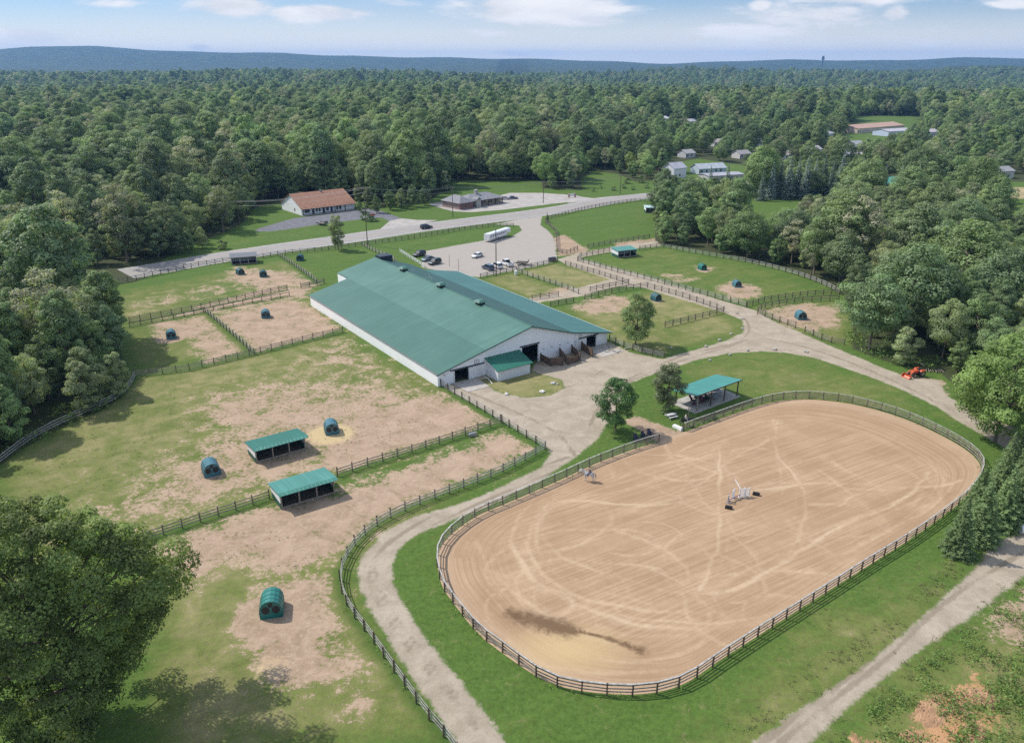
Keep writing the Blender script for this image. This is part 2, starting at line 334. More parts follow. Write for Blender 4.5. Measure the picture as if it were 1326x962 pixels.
ORANGE = [([(1172, 962), (1195, 925), (1235, 880), (1270, 868), (1275, 890), (1240, 925), (1290, 900), (1300, 930), (1250, 975), (1180, 990)], 2, .9), ([(1098, 962), (1115, 950), (1140, 965), (1110, 985)], 1.5, .8)]
DRY = [([(780, 390), (860, 375), (945, 405), (962, 430), (850, 462), (792, 440), (740, 405)], 3, .65), ([(670, 352), (720, 341), (810, 366), (755, 377)], 2, .75), ([(625, 362), (660, 352), (745, 380), (690, 388)], 2, .6),
       ([(750, 340), (860, 322), (1000, 350), (1085, 385), (965, 397), (860, 366)], 4, .28), ([(0, 600), (175, 490), (445, 432), (650, 545), (350, 650), (210, 690), (0, 760)], 4, .62),
       ([(210, 700), (700, 560), (450, 740), (560, 940), (200, 1000)], 3, .6), ([(140, 380), (380, 335), (440, 430), (175, 488)], 3, .45), ([(870, 470), (1000, 458), (1110, 484), (1220, 540), (1100, 540), (900, 500)], 5, .4),
       ([(1100, 800), (1300, 700), (1200, 840), (970, 980), (900, 980)], 5, .6), ([(1090, 1000), (1180, 880), (1330, 770), (1400, 1000)], 3, .6), (ISLAND, .5, .7), ([(975, 395), (1100, 390), (1100, 450), (1000, 420)], 3, .5)]
# everything that is not forest
OPEN = [(-260, 800), (-60, 650), (0, 606), (41, 577), (92, 550), (143, 528), (168, 508), (170, 486), (158, 450), (146, 415), (128, 385), (126, 373), (176, 366), (210, 352), (213, 336), (240, 322), (300, 298), (318, 288), (330, 270), (358, 262), (400, 258),
        (470, 262), (485, 270), (555, 262), (572, 250), (600, 246), (690, 244), (757, 247), (752, 232), (770, 222), (800, 226), (822, 236), (875, 234), (905, 236), (935, 232), (935, 245), (880, 252), (856, 262), (846, 290), (846, 316), (900, 324),
        (960, 335), (1020, 350), (1075, 372), (1092, 386), (1100, 420), (1100, 452), (1160, 474), (1215, 484), (1240, 505), (1290, 540), (1330, 560), (1420, 600), (1440, 1100), (-260, 1100)]
CLEAR2 = [[(930, 258), (1035, 256), (1045, 275), (1015, 290), (1020, 314), (975, 322), (955, 300), (935, 285)], [(1278, 236), (1420, 236), (1420, 290), (1325, 288), (1282, 278)],
          [(866, 240), (872, 212), (905, 206), (960, 214), (1000, 222), (985, 240), (935, 246)], [(1085, 205), (1100, 165), (1110, 150), (1190, 150), (1200, 175), (1160, 182), (1110, 212)],
          [(850, 160), (868, 150), (885, 158), (868, 168)], [(1130, 232), (1178, 230), (1182, 246), (1132, 250)], [(1020, 196), (1050, 190), (1060, 204), (1030, 212)], [(585, 268), (585, 235), (700, 235), (700, 262)]]
def terrain(X, Y):
    """level round the farm, gently rolling woods beyond, ridges at the horizon"""
    D = np.hypot(X, Y); k = np.clip((D-800)/1500, 0, 1); k = k*k*(3-2*k)
    z = k*(6*np.sin(X/620+Y/900+.6)+8*np.sin(Y/430-X/1300+1.0)+5*np.sin(X/260+Y/700)-11)
    az = X/np.maximum(Y, 1)
    def ridge(y0, w, h): return h*np.exp(-((Y-y0)/w)**2)
    h1 = 84+98*np.exp(-((az+.50)/.28)**2)+8*np.sin(az*23+1)+4*np.sin(az*61)+6*np.sin(az*11+2)
    z = z+ridge(7600, 1500, 1)*h1
    h2 = 16+8*np.sin(az*9+.5)+26*np.clip(az-.33, 0, .5)+5*np.sin(az*37)
    n_ = 3*np.sin(az*577+1)*np.sin(az*91)+4.5*np.sin(az*171+1)+3.5*np.sin(az*263+2)+3*np.sin(az*397)
    h1 = h1+n_; h2 = h2+n_*.8
    z = z+ridge(3900, 650, 1)*h2*np.clip((az+.2)*3, .3, 1.2)
    return z

def build_ground():
    def axis(lo, hi, step, out, g):
        a = list(np.arange(lo, hi, step)); d = step; x = a[-1]
        while x < out[1]: d *= g; x += d; a.append(x)
        d = step; x = a[0]
        while x > out[0]: d *= g; x -= d; a.insert(0, x)
        return np.array(a)
    xs = axis(-96, 112, .5, (-9500, 9500), 1.07)
    ys = [24.0]; 
    while ys[-1] < 14800:
        y = ys[-1]; ys.append(y+(.42 if y < 110 else .42+(y-110)*.0036 if y < 420 else (y*.0045)))
    ys = np.array([-900, -400, -200, -100, -50, -20, 0, 12]+ys, float)
    X, Y = np.meshgrid(xs, ys); nx, ny = len(xs), len(ys)
    print('ground grid', nx, ny)
    Z = terrain(X, Y)
    canopy = np.clip((np.hypot(X, Y)-3300)/300, 0, 1)               # beyond the modelled trees the wood's own roof
    Z = Z+canopy*(13+3.0*np.random.default_rng(3).random(X.shape))
    V = np.stack([X, Y, Z], -1).reshape(-1, 3)
    idx = np.arange(nx*ny).reshape(ny, nx)
    F = np.stack([idx[:-1, :-1], idx[:-1, 1:], idx[1:, 1:], idx[1:, :-1]], -1).reshape(-1, 4)
    grav = np.full(X.shape, -50.0)
    for g in GRAVELS: grav = np.maximum(grav, sdf(GP(g), X, Y))
    grav = np.minimum(grav, -sdf(GP(ISLAND), X, Y))
    def acc(lst):
        a = np.zeros(X.shape)
        for p, s, k in lst: a = np.maximum(a, k*np.clip(sdf(GP(p), X, Y)/s*.5+.5, 0, 1))
        return a
    dirt = acc(DIRT)*(1-acc(GRASSY)); dry = acc(DRY); orange = acc(ORANGE)
    for px in FEEDERS:                                              # trampled rings round the hay feeders
        fx, fy = G(px[0], px[1]); dd = np.hypot(X-fx, Y-fy); rr = px[4]
        dirt = np.maximum(dirt, np.clip((rr-dd)/2.2+.3, 0, .95))
    hay = np.zeros(X.shape)
    for u, v, r, k in ((428, 562, 5.0, 1.3), (350, 865, 4.5, .55), (270, 612, 3.0, .3), (345, 410, 3.5, .3), (350, 790, 4, .3)):
        fx, fy = G(u, v); hay = np.maximum(hay, k*np.clip(1.2-np.hypot(X-fx, Y-fy)/r, 0, 1))
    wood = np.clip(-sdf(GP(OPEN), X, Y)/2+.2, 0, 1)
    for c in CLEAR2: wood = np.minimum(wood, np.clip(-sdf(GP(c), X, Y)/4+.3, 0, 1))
    strip = np.zeros(X.shape)
    for f in FENCES:
        if f[0] in GRASSLINE: strip = np.maximum(strip, np.exp(-(dline(fence_path(f), X, Y, 4)/.75)**2))
    rut = np.zeros(X.shape)
    for ln in ([(745, 600), (690, 622), (620, 652), (560, 680)], [(735, 592), (690, 608), (610, 645), (545, 676), (495, 712), (487, 745), (510, 795), (560, 860), (620, 945)], [(505, 700), (478, 735), (490, 780), (530, 840), (585, 905), (640, 975)],
               [(760, 560), (790, 510), (860, 475), (940, 450), (985, 438), (1060, 455), (1150, 490), (1240, 535)], [(770, 540), (800, 500), (880, 462), (960, 440), (960, 410), (880, 380), (760, 340)], [(700, 500), (740, 500), (780, 480)],
               [(1010, 962), (1080, 905), (1150, 850), (1230, 775), (1330, 712)], [(985, 962), (1060, 905), (1130, 850), (1210, 775), (1280, 720)], [(600, 505), (660, 530), (720, 560), (745, 590)]):
        rut = np.maximum(rut, np.exp(-(dline(smooth(GP(ln), 6), X, Y, 4)/.38)**2)*(.62+.25*np.sin(X*.35+Y*.22)+.2*np.sin(X*1.3-Y*.9)))
    sel = (grav > -.6).reshape(-1)
    fsel = sel[F].any(1)
    Xf, Yf = X.reshape(-1)[F].mean(1), Y.reshape(-1)[F].mean(1)
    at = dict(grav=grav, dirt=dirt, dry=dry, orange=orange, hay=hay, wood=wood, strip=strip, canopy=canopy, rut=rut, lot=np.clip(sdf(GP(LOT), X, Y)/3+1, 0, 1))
    def part(name, mask, label=None):
        f = F[mask]; used, inv = np.unique(f, return_inverse=True)
        me = mesh_np(name, V[used], inv.reshape(-1, 4), True)
        for k, a in at.items(): attr(me, k, a.reshape(-1)[used])
        o = link(name, me, M_GROUND); tag(o, kind='structure'); return o
    lot = (sdf(GP(LOT), Xf, Yf) > -.6) & fsel; d2 = (sdf(GP(DRIVE2), Xf, Yf) > -.6) & fsel
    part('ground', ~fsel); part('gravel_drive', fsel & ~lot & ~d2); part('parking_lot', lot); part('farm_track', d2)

def ground_material():
    m = bpy.data.materials.new('ground'); m.use_nodes = True; N = NT(m.node_tree); b = N.n['Principled BSDF']
    b.inputs['Roughness'].default_value = .95; b.inputs['Specular IOR Level'].default_value = .15
    geo = N.new('ShaderNodeNewGeometry'); P = geo.outputs['Position']
    big = N.noise(P, .045, 5, .6); mid = N.noise(P, .28, 6, .65, .6); fine = N.noise(P, 1.6, 6, .7); tiny = N.noise(P, 7, 4, .7)
    def c(x, k): return N.math('MULTIPLY', N.math('SUBTRACT', x, .5), k)
    # grass
    dry = N.math('ADD', N.attr('dry'), N.math('ADD', c(mid, 1.2), N.math('ADD', c(big, .9), c(fine, .9))))
    g1 = N.mix(N.step(dry, .0, .55), (.082, .142, .027), (.142, .168, .046)); g1 = N.mix(N.step(dry, .4, 1.0), g1, (.285, .25, .12))
    g1 = N.mix(N.math('MULTIPLY', N.step(fine, .38, .66), .75), g1, N.mix(1.0, g1, (.55, .60, .55), 'MULTIPLY'))
    g1 = N.mix(N.math('MULTIPLY', N.step(N.noise(P, .7, 5, .75, .8), .56, .72), .5), g1, (.21, .19, .09))
    g1 = N.mix(N.math('MULTIPLY', N.step(tiny, .42, .72), .6), g1, N.mix(1.0, g1, (1.7, 1.5, 1.5), 'MULTIPLY'))
    mpx = N.new('ShaderNodeMapping'); mpx.inputs['Scale'].default_value = (.03, .5, 1); mrx = N.new('ShaderNodeMapping'); mrx.inputs['Rotation'].default_value = (0, 0, -R_(30)); N.l.new(P, mrx.inputs[0]); N.l.new(mrx.outputs[0], mpx.inputs[0])
    g1 = N.mix(N.math('MULTIPLY', N.step(N.noise(mpx.outputs[0], 1.0, 3, .6), .42, .6), .35), g1, N.mix(1.0, g1, (.72, .76, .7), 'MULTIPLY'))
    g1 = N.mix(N.math('MULTIPLY', N.attr('strip'), .75), g1, (.05, .10, .018))
    # soil, mottled with straw and tufts
    sc_ = N.mix(N.step(mid, .3, .7), (.285, .20, .132), (.40, .29, .205)); sc_ = N.mix(N.math('MULTIPLY', N.step(fine, .48, .68), .6), sc_, (.45, .375, .25))
    sc_ = N.mix(N.math('MULTIPLY', N.step(tiny, .5, .72), .6), sc_, (.19, .14, .09))
    sc_ = N.mix(N.math('MULTIPLY', N.step(N.noise(P, .5, 5, .8, 1.0), .58, .70), .55), sc_, (.21, .155, .10))
    dv = N.math('ADD', N.attr('dirt'), N.math('ADD', c(mid, 1.5), N.math('ADD', c(fine, 1.6), c(tiny, 1.0))))
    dv = N.math('SUBTRACT', dv, N.math('MULTIPLY', N.attr('strip'), .6))
    col = N.mix(N.step(dv, .38, .58), g1, sc_)
    col = N.mix(N.step(N.math('ADD', N.attr('hay'), c(fine, .8)), .35, .8), col, N.mix(fine, (.36, .27, .15), (.58, .46, .25)))
    col = N.mix(N.step(N.math('ADD', N.attr('orange'), N.math('ADD', c(fine, 1.6), c(mid, 1.2))), .42, .7), col, N.mix(tiny, (.36, .19, .09), (.52, .30, .16)))
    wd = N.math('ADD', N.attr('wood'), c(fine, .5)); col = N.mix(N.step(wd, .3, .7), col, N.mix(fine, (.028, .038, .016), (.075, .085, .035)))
    # gravel
    gv = N.mix(N.step(mid, .3, .72), (.295, .245, .182), (.40, .342, .262)); gv = N.mix(N.math('MULTIPLY', N.step(fine, .48, .72), .5), gv, (.24, .20, .15))
    gv = N.mix(N.math('MULTIPLY', N.step(tiny, .5, .8), .3), gv, (.46, .415, .355))
    gv = N.mix(N.math('MULTIPLY', N.step(N.math('ADD', N.attr('rut'), c(fine, .7)), .15, .6), .75), gv, (.22, .178, .128))
    gv = N.mix(N.math('MULTIPLY', N.attr('lot'), .8), gv, N.mix(fine, (.30, .275, .245), (.375, .345, .31)))
    ed = N.math('ADD', N.attr('grav'), N.math('ADD', c(fine, 1.5), N.math('ADD', c(tiny, .7), c(mid, 1.2))))
    col = N.mix(N.step(ed, -.25, .35), col, gv)
    # treetop roof of the far woods, crown self-shading put into its dark greens
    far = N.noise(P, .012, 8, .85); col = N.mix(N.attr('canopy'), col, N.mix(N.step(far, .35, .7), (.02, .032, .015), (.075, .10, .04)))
    N.l.new(col, b.inputs['Base Color'])
    bp = N.new('ShaderNodeBump'); bp.inputs['Strength'].default_value = .7; bp.inputs['Distance'].default_value = .12
    N.l.new(N.math('ADD', N.math('MULTIPLY', fine, 1.0), N.math('MULTIPLY', tiny, .6)), bp.inputs['Height']); N.l.new(bp.outputs[0], b.inputs['Normal'])
    return m
M_GROUND = ground_material()

# hay feeders: (u, v of the base, turn in degrees, size, ring radius, label)
FEEDERS = [
 (350, 797, -78, 1.16, 4.6, 'open green plastic hay hut nearest the big oak, mouth facing out'),
 (271, 616, -60, 1.1, 2.6, 'blue green hay hut left of the two green roofed run-in sheds'),
 (428, 562, -70, 1.05, 5.0, 'green hay hut on spilled straw above the two run-in sheds'),
 (220, 439, -65, .95, 3.6, 'hay hut in the grassy paddock closest to the left wood'),
 (343, 412, -70, .95, 3.2, 'hay hut alone in the bare paddock left of the barn'),
 (310, 356, -50, .9, 2.4, 'left one of two hay huts below the dark roadside shed'),
 (340, 359, -70, .95, 3.0, 'right one of two hay huts below the dark roadside shed'),
 (388, 338, -85, .95, 1.0, 'upright dark hay hut on green grass beside the road fence'),
 (850, 390, -60, .95, 1.8, 'hay hut behind the lone tree east of the barn'),
 (910, 350, -70, .9, 2.4, 'farther hay hut in the oval green field by the shed'),
 (955, 372, -80, .9, 4.0, 'nearer hay hut on the bare patch of the oval green field'),
 (1038, 414, -85, 1.0, 3.2, 'hay hut in the small paddock below the right wood')]
ARC = [(566, 725), (572, 757), (588, 782)]
# fences: key, label, photo-pixel foot line, rail material, rails, height, smooth
FENCES = [
 ('arena', 'long curved rail fence round the sand riding arena', [(853, 572), (820, 582), (770, 601), (720, 624), (660, 650), (620, 667), (590, 687), (571, 708), (566, 730), (573, 760), (588, 783), (619, 820), (654, 847), (700, 880), (740, 894), (800, 901), (850, 898), (890, 885), (932, 857), (981, 825)], 0, 3, 1.3, 1),
 ('arena_far', 'straight and curved rail fence on the far side of the riding arena', [(981, 825), (1050, 781), (1120, 736), (1181, 698), (1226, 666), (1255, 641), (1270, 618), (1270, 600), (1250, 581), (1215, 561), (1170, 541), (1120, 526), (1080, 518.5), (1040, 515.5), (1005, 518.5), (970, 527.5), (930, 541.5), (895, 554), (885, 558)], 0, 3, 1.3, 1),
 ('curve', 'curved board fence between the gravel drive and the worn paddock', [(706, 582), (656, 609), (600, 632), (540, 655), (498, 675), (464, 701), (444, 733), (441, 758), (451, 788), (481, 829), (526, 893), (560, 938), (581, 962), (610, 1004)], 1, 3, 1.4, 1),
 ('yard', 'board fence from the barn corner down to the drive bend', [(571, 500.5), (600, 518), (627, 534), (650, 548), (674, 563), (706, 582)], 1, 3, 1.35, 0),
 ('mid', 'board fence running from the drive to the second run-in shed', [(650, 548), (611, 561), (564, 576.5), (506, 595), (465, 607), (437, 617)], 0, 3, 1.4, 0),
 ('mid_low', 'board fence from the second run-in shed towards the big oak', [(349, 646), (338, 650), (267, 673), (212, 692), (150, 712), (80, 738)], 0, 3, 1.4, 0),
 ('upper', 'long board fence from the barn wall to the left wood', [(444, 430.6), (385, 445), (329, 459.5), (285, 470), (244, 480), (175, 488)], 0, 3, 1.4, 0),
 ('wood', 'pale board fence curving along the edge of the left wood', [(175, 488), (166, 503.6), (142, 522), (92, 544), (41, 570), (0, 600), (-60, 645)], 1, 3, 1.4, 1),
 ('divider', 'short board fence between the two bare paddocks left of the barn', [(266, 405), (285, 421), (305, 438), (329, 459.5)], 1, 3, 1.35, 0),
 ('lane_a', 'upper board fence of the lane left of the barn', [(168, 418), (210, 410), (253, 402), (305, 390), (372, 375.5)], 0, 3, 1.4, 0),
 ('lane_b', 'lower board fence of the lane left of the barn', [(168, 424), (237, 411), (267, 404), (320, 394), (375, 384)], 0, 2, 1.2, 0),
 ('road_w', 'board fence along the road behind the dark shed', [(131, 372), (176, 363), (217, 354), (258, 345), (295, 339.5), (339, 334.5), (360, 331)], 0, 3, 1.4, 0),
 ('road_m', 'board fence along the road behind the young poplar', [(360, 331), (410, 326), (469, 318.5)], 0, 3, 1.4, 0),
 ('road_e', 'board fence along the road above the parking lot', [(469, 318.5), (534, 309.6), (599, 298.5), (641, 293.4), (665, 294)], 0, 3, 1.4, 0),
 ('cross', 'pale board fence from the road down to the barn back corner', [(360, 331), (384, 347), (410, 366)], 1, 3, 1.35, 0),
 ('gate_run', 'short dark fence and gate at the barn back corner', [(390, 373.5), (404, 371), (420, 367)], 0, 4, 1.4, 0),
 ('ridge', 'pale fence curling behind the barn ridge end', [(469, 318.5), (483, 326), (500, 332.5), (510, 337.5), (514, 343)], 1, 3, 1.35, 0),
 ('lot_w', 'white rail fence in front of the parked dark cars', [(518, 327), (533, 336.5), (549, 346.5)], 2, 3, 1.2, 0),
 ('lot_s', 'board fence below the parking lot beside the white pickup', [(622, 360.5), (645, 356), (668, 351), (709, 343), (722, 338.5)], 0, 3, 1.4, 0),
 ('east_road', 'board fence of the bright green field along the road', [(710, 284), (735, 277.5), (760, 271), (788, 266), (821, 261.5), (855, 260)], 0, 3, 1.4, 0),
 ('east_w', 'board fence between the lot entrance and the bright green field', [(706, 288), (720, 301), (721.5, 327), (733, 330), (748, 324)], 0, 3, 1.4, 0),
 ('east_s', 'board fence on the near side of the bright green field', [(761, 321.5), (788, 316.5), (813, 313), (841, 308.5)], 0, 3, 1.4, 0),
 ('oval_n', 'board fence behind the green roofed shed of the oval field', [(748, 338.5), (751, 334), (789, 326)], 0, 3, 1.4, 0),
 ('oval_e', 'pale board fence curving round the oval field below the trees', [(828, 324.5), (857, 321), (890, 327), (924, 333), (960, 339), (993, 346.5), (1032, 357), (1067, 370), (1087, 381)], 1, 3, 1.4, 1),
 ('oval_s', 'board fence on the near side of the oval field', [(967, 397.5), (990, 391), (1019, 386.5), (1050, 383), (1087, 381)], 0, 3, 1.4, 0),
 ('lane_n', 'long board fence on the far side of the white lane', [(748, 338.5), (800, 353), (854, 366.5), (924, 386), (966, 398)], 1, 3, 1.4, 0),
 ('lane_s', 'board fence on the near side of the white lane', [(732, 343.5), (777, 356.5), (814, 368)], 0, 3, 1.35, 0),
 ('lane_s2', 'board fence on the near side of the lane below the hay hut', [(757, 388), (793, 379.5), (836, 372), (868, 380.5), (900, 390.5), (937, 404)], 0, 3, 1.4, 0),
 ('pad_mid', 'short board fence at the foot of the dry paddock', [(764, 378), (790, 372.5), (814, 368)], 0, 3, 1.4, 0),
 ('pad_div', 'pale board fence between the two dry paddocks behind the barn', [(669, 353), (700, 363.5), (735, 375), (749, 381)], 1, 3, 1.4, 0),
 ('pad_low', 'short dark fence between barn roof and dry paddock', [(689, 388.5), (705, 385.5), (723, 384)], 0, 3, 1.3, 0),
 ('pad_low_b', 'short fence at the barn side beside the lane mouth', [(713, 397), (730, 394), (743, 391.5)], 0, 3, 1.3, 0),
 ('tree_field', 'board fence right of the lone tree in the dry field', [(861, 424), (890, 417), (937, 405)], 0, 3, 1.4, 0),
 ('yard_e', 'pale board fence curving out from the barn east corner', [(789, 441), (800, 447), (815, 452.5), (835, 459), (860, 464)], 1, 3, 1.35, 1),
 ('small_n', 'board fence arc above the small right paddock', [(981, 405), (990, 399), (1004, 396), (1032, 391.5), (1086, 389)], 0, 3, 1.4, 0),
 ('small_s', 'board fence below the small right paddock', [(981, 407), (1010, 418), (1030, 425)], 0, 3, 1.4, 0),
 ('small_e', 'board fence end running into the right wood', [(1042, 430.5), (1071, 443.5), (1093, 447)], 0, 3, 1.4, 0)]
GRASSLINE = {'curve', 'yard', 'mid', 'mid_low', 'upper', 'wood', 'divider', 'lane_a', 'lane_b', 'road_w', 'cross'}
def fence_path(f):
    p = GP(f[2]); return smooth(p, 6) if f[6] else p
build_ground()

# ------------------------------------------------------------------ arena, road, paved places
def arena():
    b = np.array(smooth(GP(ARENA), 6, True)); c = np.array(G(930, 690)); nr = 130
    # resample the rim evenly
    d = np.r_[0, np.cumsum(np.hypot(*(np.roll(b, -1, 0)-b).T))]; L = d[-1]; bb = np.vstack([b, b[:1]]); n = 420
    t = np.linspace(0, L, n, endpoint=False); rim = np.stack([np.interp(t, d, bb[:, 0]), np.interp(t, d, bb[:, 1])], 1)
    rr = np.linspace(0, 1, nr); P = c+(rim[None]-c)*rr[:, None, None]
    X, Y = P[..., 0], P[..., 1]; idx = np.arange(nr*n).reshape(nr, n); nx = np.roll(idx, -1, 1)
    F = np.stack([idx[:-1], idx[1:], nx[1:], nx[:-1]], -1).reshape(-1, 4)
    me = mesh_np('arena', np.stack([X, Y, np.full(X.shape, .02)], -1).reshape(-1, 3), F, True)
    tr = np.zeros(X.shape); WX = X+.5*np.sin(Y*.23+1)+.13*np.sin(Y*.9+X*.4)+.07*np.sin(X*2.1); WY = Y+.5*np.sin(X*.19+2)+.13*np.sin(X*.8-Y*.5)
    T = [[(690, 640), (668, 680), (672, 720), (700, 760), (760, 790), (830, 805), (900, 808), (980, 795), (1040, 765)], [(705, 650), (688, 690), (700, 735), (750, 775), (850, 795), (930, 790)],
         [(700, 660), (740, 650), (830, 656), (930, 640), (1050, 628), (1180, 630), (1240, 620)], [(1000, 545), (1012, 590), (1035, 630), (1042, 680), (1025, 720)], [(620, 700), (650, 750), (710, 800), (800, 835)],
         [(700, 690), (740, 725), (800, 750), (870, 768), (930, 765), (1000, 735), (1080, 690), (1160, 650), (1200, 610)], [(940, 560), (926, 640), (935, 700), (905, 765)], [(668, 700), (690, 745), (745, 785), (820, 812), (900, 815), (990, 800)], [(720, 640), (698, 680), (712, 725), (760, 762), (840, 786)], [(1110, 585), (1170, 600), (1210, 640), (1170, 680), (1100, 720)], [(1000, 545), (960, 555), (900, 575), (850, 610), (860, 640), (920, 630)],
         [(610, 725), (660, 745), (720, 770)], [(860, 690), (930, 688), (970, 705), (990, 740)], [(880, 590), (930, 610), (1000, 605), (1080, 590), (1120, 575)], [(1060, 610), (1110, 650), (1150, 690)],
         [(1080, 600), (1130, 630), (1160, 660)], [(1150, 560), (1200, 590), (1215, 630), (1190, 660)], [(860, 570), (880, 600), (900, 640), (925, 660)], [(900, 600), (960, 560), (1010, 550)],
         [(1000, 570), (940, 600), (880, 640), (820, 660)], [(1005, 545), (1010, 600), (1008, 640)], [(800, 620), (860, 600), (940, 590), (1040, 600)], [(720, 650), (790, 640), (850, 620), (900, 600), (930, 600)],
         [(950, 640), (1000, 625), (1060, 632), (1130, 645)], [(1160, 600), (1190, 625), (1180, 655)], [(620, 800), (700, 855), (800, 875), (900, 865), (960, 830), (1050, 770), (1150, 700)],
         [(1080, 630), (1120, 636), (1210, 626)], [(880, 770), (960, 750), (1050, 735)], [(1190, 590), (1225, 615), (1225, 635)], [(980, 660), (1000, 680), (960, 690), (940, 670)]]
    q_ = random.Random(5)
    for k in range(26):       # schooling circles and loops
        u0, v0 = q_.uniform(660, 1180), q_.uniform(560, 800)
        if abs((u0-900)*.42+(v0-700)) > 150: continue
        cx_, cy_ = G(u0, v0); R0 = q_.uniform(4, 13); a0 = q_.uniform(0, 6.28); sp = q_.uniform(2.8, 6.2); e_ = q_.uniform(.6, 1)
        T.append([(cx_+R0*math.cos(a0+sp*j/9), cy_+e_*R0*math.sin(a0+sp*j/9)) for j in range(10)])
    for i, p in enumerate(T):
        q = smooth(GP(p) if p[0][0] > 400 else p, 6); w = .38+.28*((i*37) % 10)/10; k = .62 if i < 8 else .5 if i < 30 else .5
        d0 = dline(q, WX, WY, 6); am = .85+.3*np.sin(X*.25+i*2)*np.cos(Y*.3+i); tr = np.maximum(tr, k*am*np.exp(-(d0/w)**2)); d1 = dline(q, WX+.6*np.sin(Y*.12+i), WY+.8*np.sin(X*.09+i*3), 6); tr = np.maximum(tr, .6*k*am*np.exp(-((d1-.7)/w)**2)); tr = np.maximum(tr, .32*k*np.exp(-(d0/1.7)**2))
    wet = np.clip(1.1-dline(smooth(GP([(662, 797), (700, 805), (735, 815)]), 5), X, Y, 8)/2.5, 0, 1)
    wet = np.maximum(wet, np.clip(1.05-dline(smooth(GP([(735, 815), (770, 822), (800, 831), (832, 843)]), 5), X, Y, 8)/(1.0+.5*np.sin(X*.55)), 0, 1))
    wet = np.maximum(wet, .18*np.clip(1.2-np.hypot(X-G(755, 690)[0], Y-G(755, 690)[1])/6, 0, 1)); wet = np.maximum(wet, .12*np.clip(1.2-np.hypot(X-G(840, 710)[0], Y-G(840, 710)[1])/7, 0, 1))
    yel = np.clip(1.2-np.hypot((X-G(735, 840)[0])/7, (Y-G(735, 840)[1])/4), 0, 1)
    edge = np.broadcast_to(((1-rr)*np.mean(np.hypot(*(rim-c).T)))[:, None], X.shape)
    ang = np.broadcast_to(t[None], X.shape)
    for k, a in dict(track=tr, wet=wet, yel=yel, edge=edge, ang=ang).items(): attr(me, k, a.reshape(-1))
    m = bpy.data.materials.new('arena_sand'); m.use_nodes = True; N = NT(m.node_tree); b_ = N.n['Principled BSDF']
    b_.inputs['Roughness'].default_value = .95; b_.inputs['Specular IOR Level'].default_value = .1
    geo = N.new('ShaderNodeNewGeometry'); Pn = geo.outputs['Position']
    n1 = N.noise(Pn, .12, 5, .6); n2 = N.noise(Pn, 1.1, 6, .7, .5); n3 = N.noise(Pn, 6, 3, .7)
    # harrow lines: along the long side in the middle, round the rim near the fence
    mp = N.new('ShaderNodeMapping'); mp.inputs['Scale'].default_value = (.03, 1.5, 1); mr = N.new('ShaderNodeMapping'); mr.inputs['Rotation'].default_value = (0, 0, -R_(30)); N.l.new(Pn, mr.inputs[0]); N.l.new(mr.outputs[0], mp.inputs[0])
    h1 = N.noise(mp.outputs[0], 1.3, 4, .75)
    cx = N.new('ShaderNodeCombineXYZ'); N.set(cx.inputs[0], N.math('MULTIPLY', N.attr('ang'), .02)); N.set(cx.inputs[1], N.math('MULTIPLY', N.attr('edge'), 1.6)); h2 = N.noise(cx.outputs[0], 1.3, 4, .75)
    h = N.mix(N.step(N.attr('edge'), 4, 10), h2, h1)
    col = N.mix(N.step(n1, .3, .75), (.36, .24, .146), (.44, .305, .192)); col = N.mix(N.math('MULTIPLY', N.step(N.noise(Pn, .35, 6, .75, .6), .5, .7), .35), col, (.30, .19, .108))
    col = N.mix(N.math('MULTIPLY', N.step(h, .42, .60), .5), col, (.265, .168, .095))
    tv = N.math('ADD', N.attr('track'), N.math('MULTIPLY', N.math('SUBTRACT', n2, .5), .75))
    col = N.mix(N.math('MULTIPLY', N.step(tv, .15, 1.0), .85), col, (.56, .43, .29))
    col = N.mix(N.math('MULTIPLY', N.step(n2, .60, .8), .25), col, (.54, .39, .265))
    col = N.mix(N.math('MULTIPLY', N.attr('yel'), .8), col, (.50, .37, .19))
    col = N.mix(N.math('MULTIPLY', N.step(N.attr('edge'), 3.2, .3), .35), col, (.50, .375, .26))
    wv = N.math('ADD', N.attr('wet'), N.math('ADD', N.math('MULTIPLY', N.math('SUBTRACT', n2, .5), 1.4), N.math('MULTIPLY', N.math('SUBTRACT', n1, .5), 1.0)))
    col = N.mix(N.math('MULTIPLY', N.step(wv, .3, 1.0), .85), col, (.115, .068, .036))
    col = N.mix(N.math('MULTIPLY', n3, .3), col, N.mix(1.0, col, (.8, .78, .75), 'MULTIPLY'))
    N.l.new(col, b_.inputs['Base Color'])
    bp = N.new('ShaderNodeBump'); bp.inputs['Strength'].default_value = .55; bp.inputs['Distance'].default_value = .08
    N.l.new(N.math('ADD', N.math('ADD', h, n3), N.math('MULTIPLY', tv, .5)), bp.inputs['Height']); N.l.new(bp.outputs[0], b_.inputs['Normal'])
    tag(link('riding_arena', me, m), kind='structure')
arena()

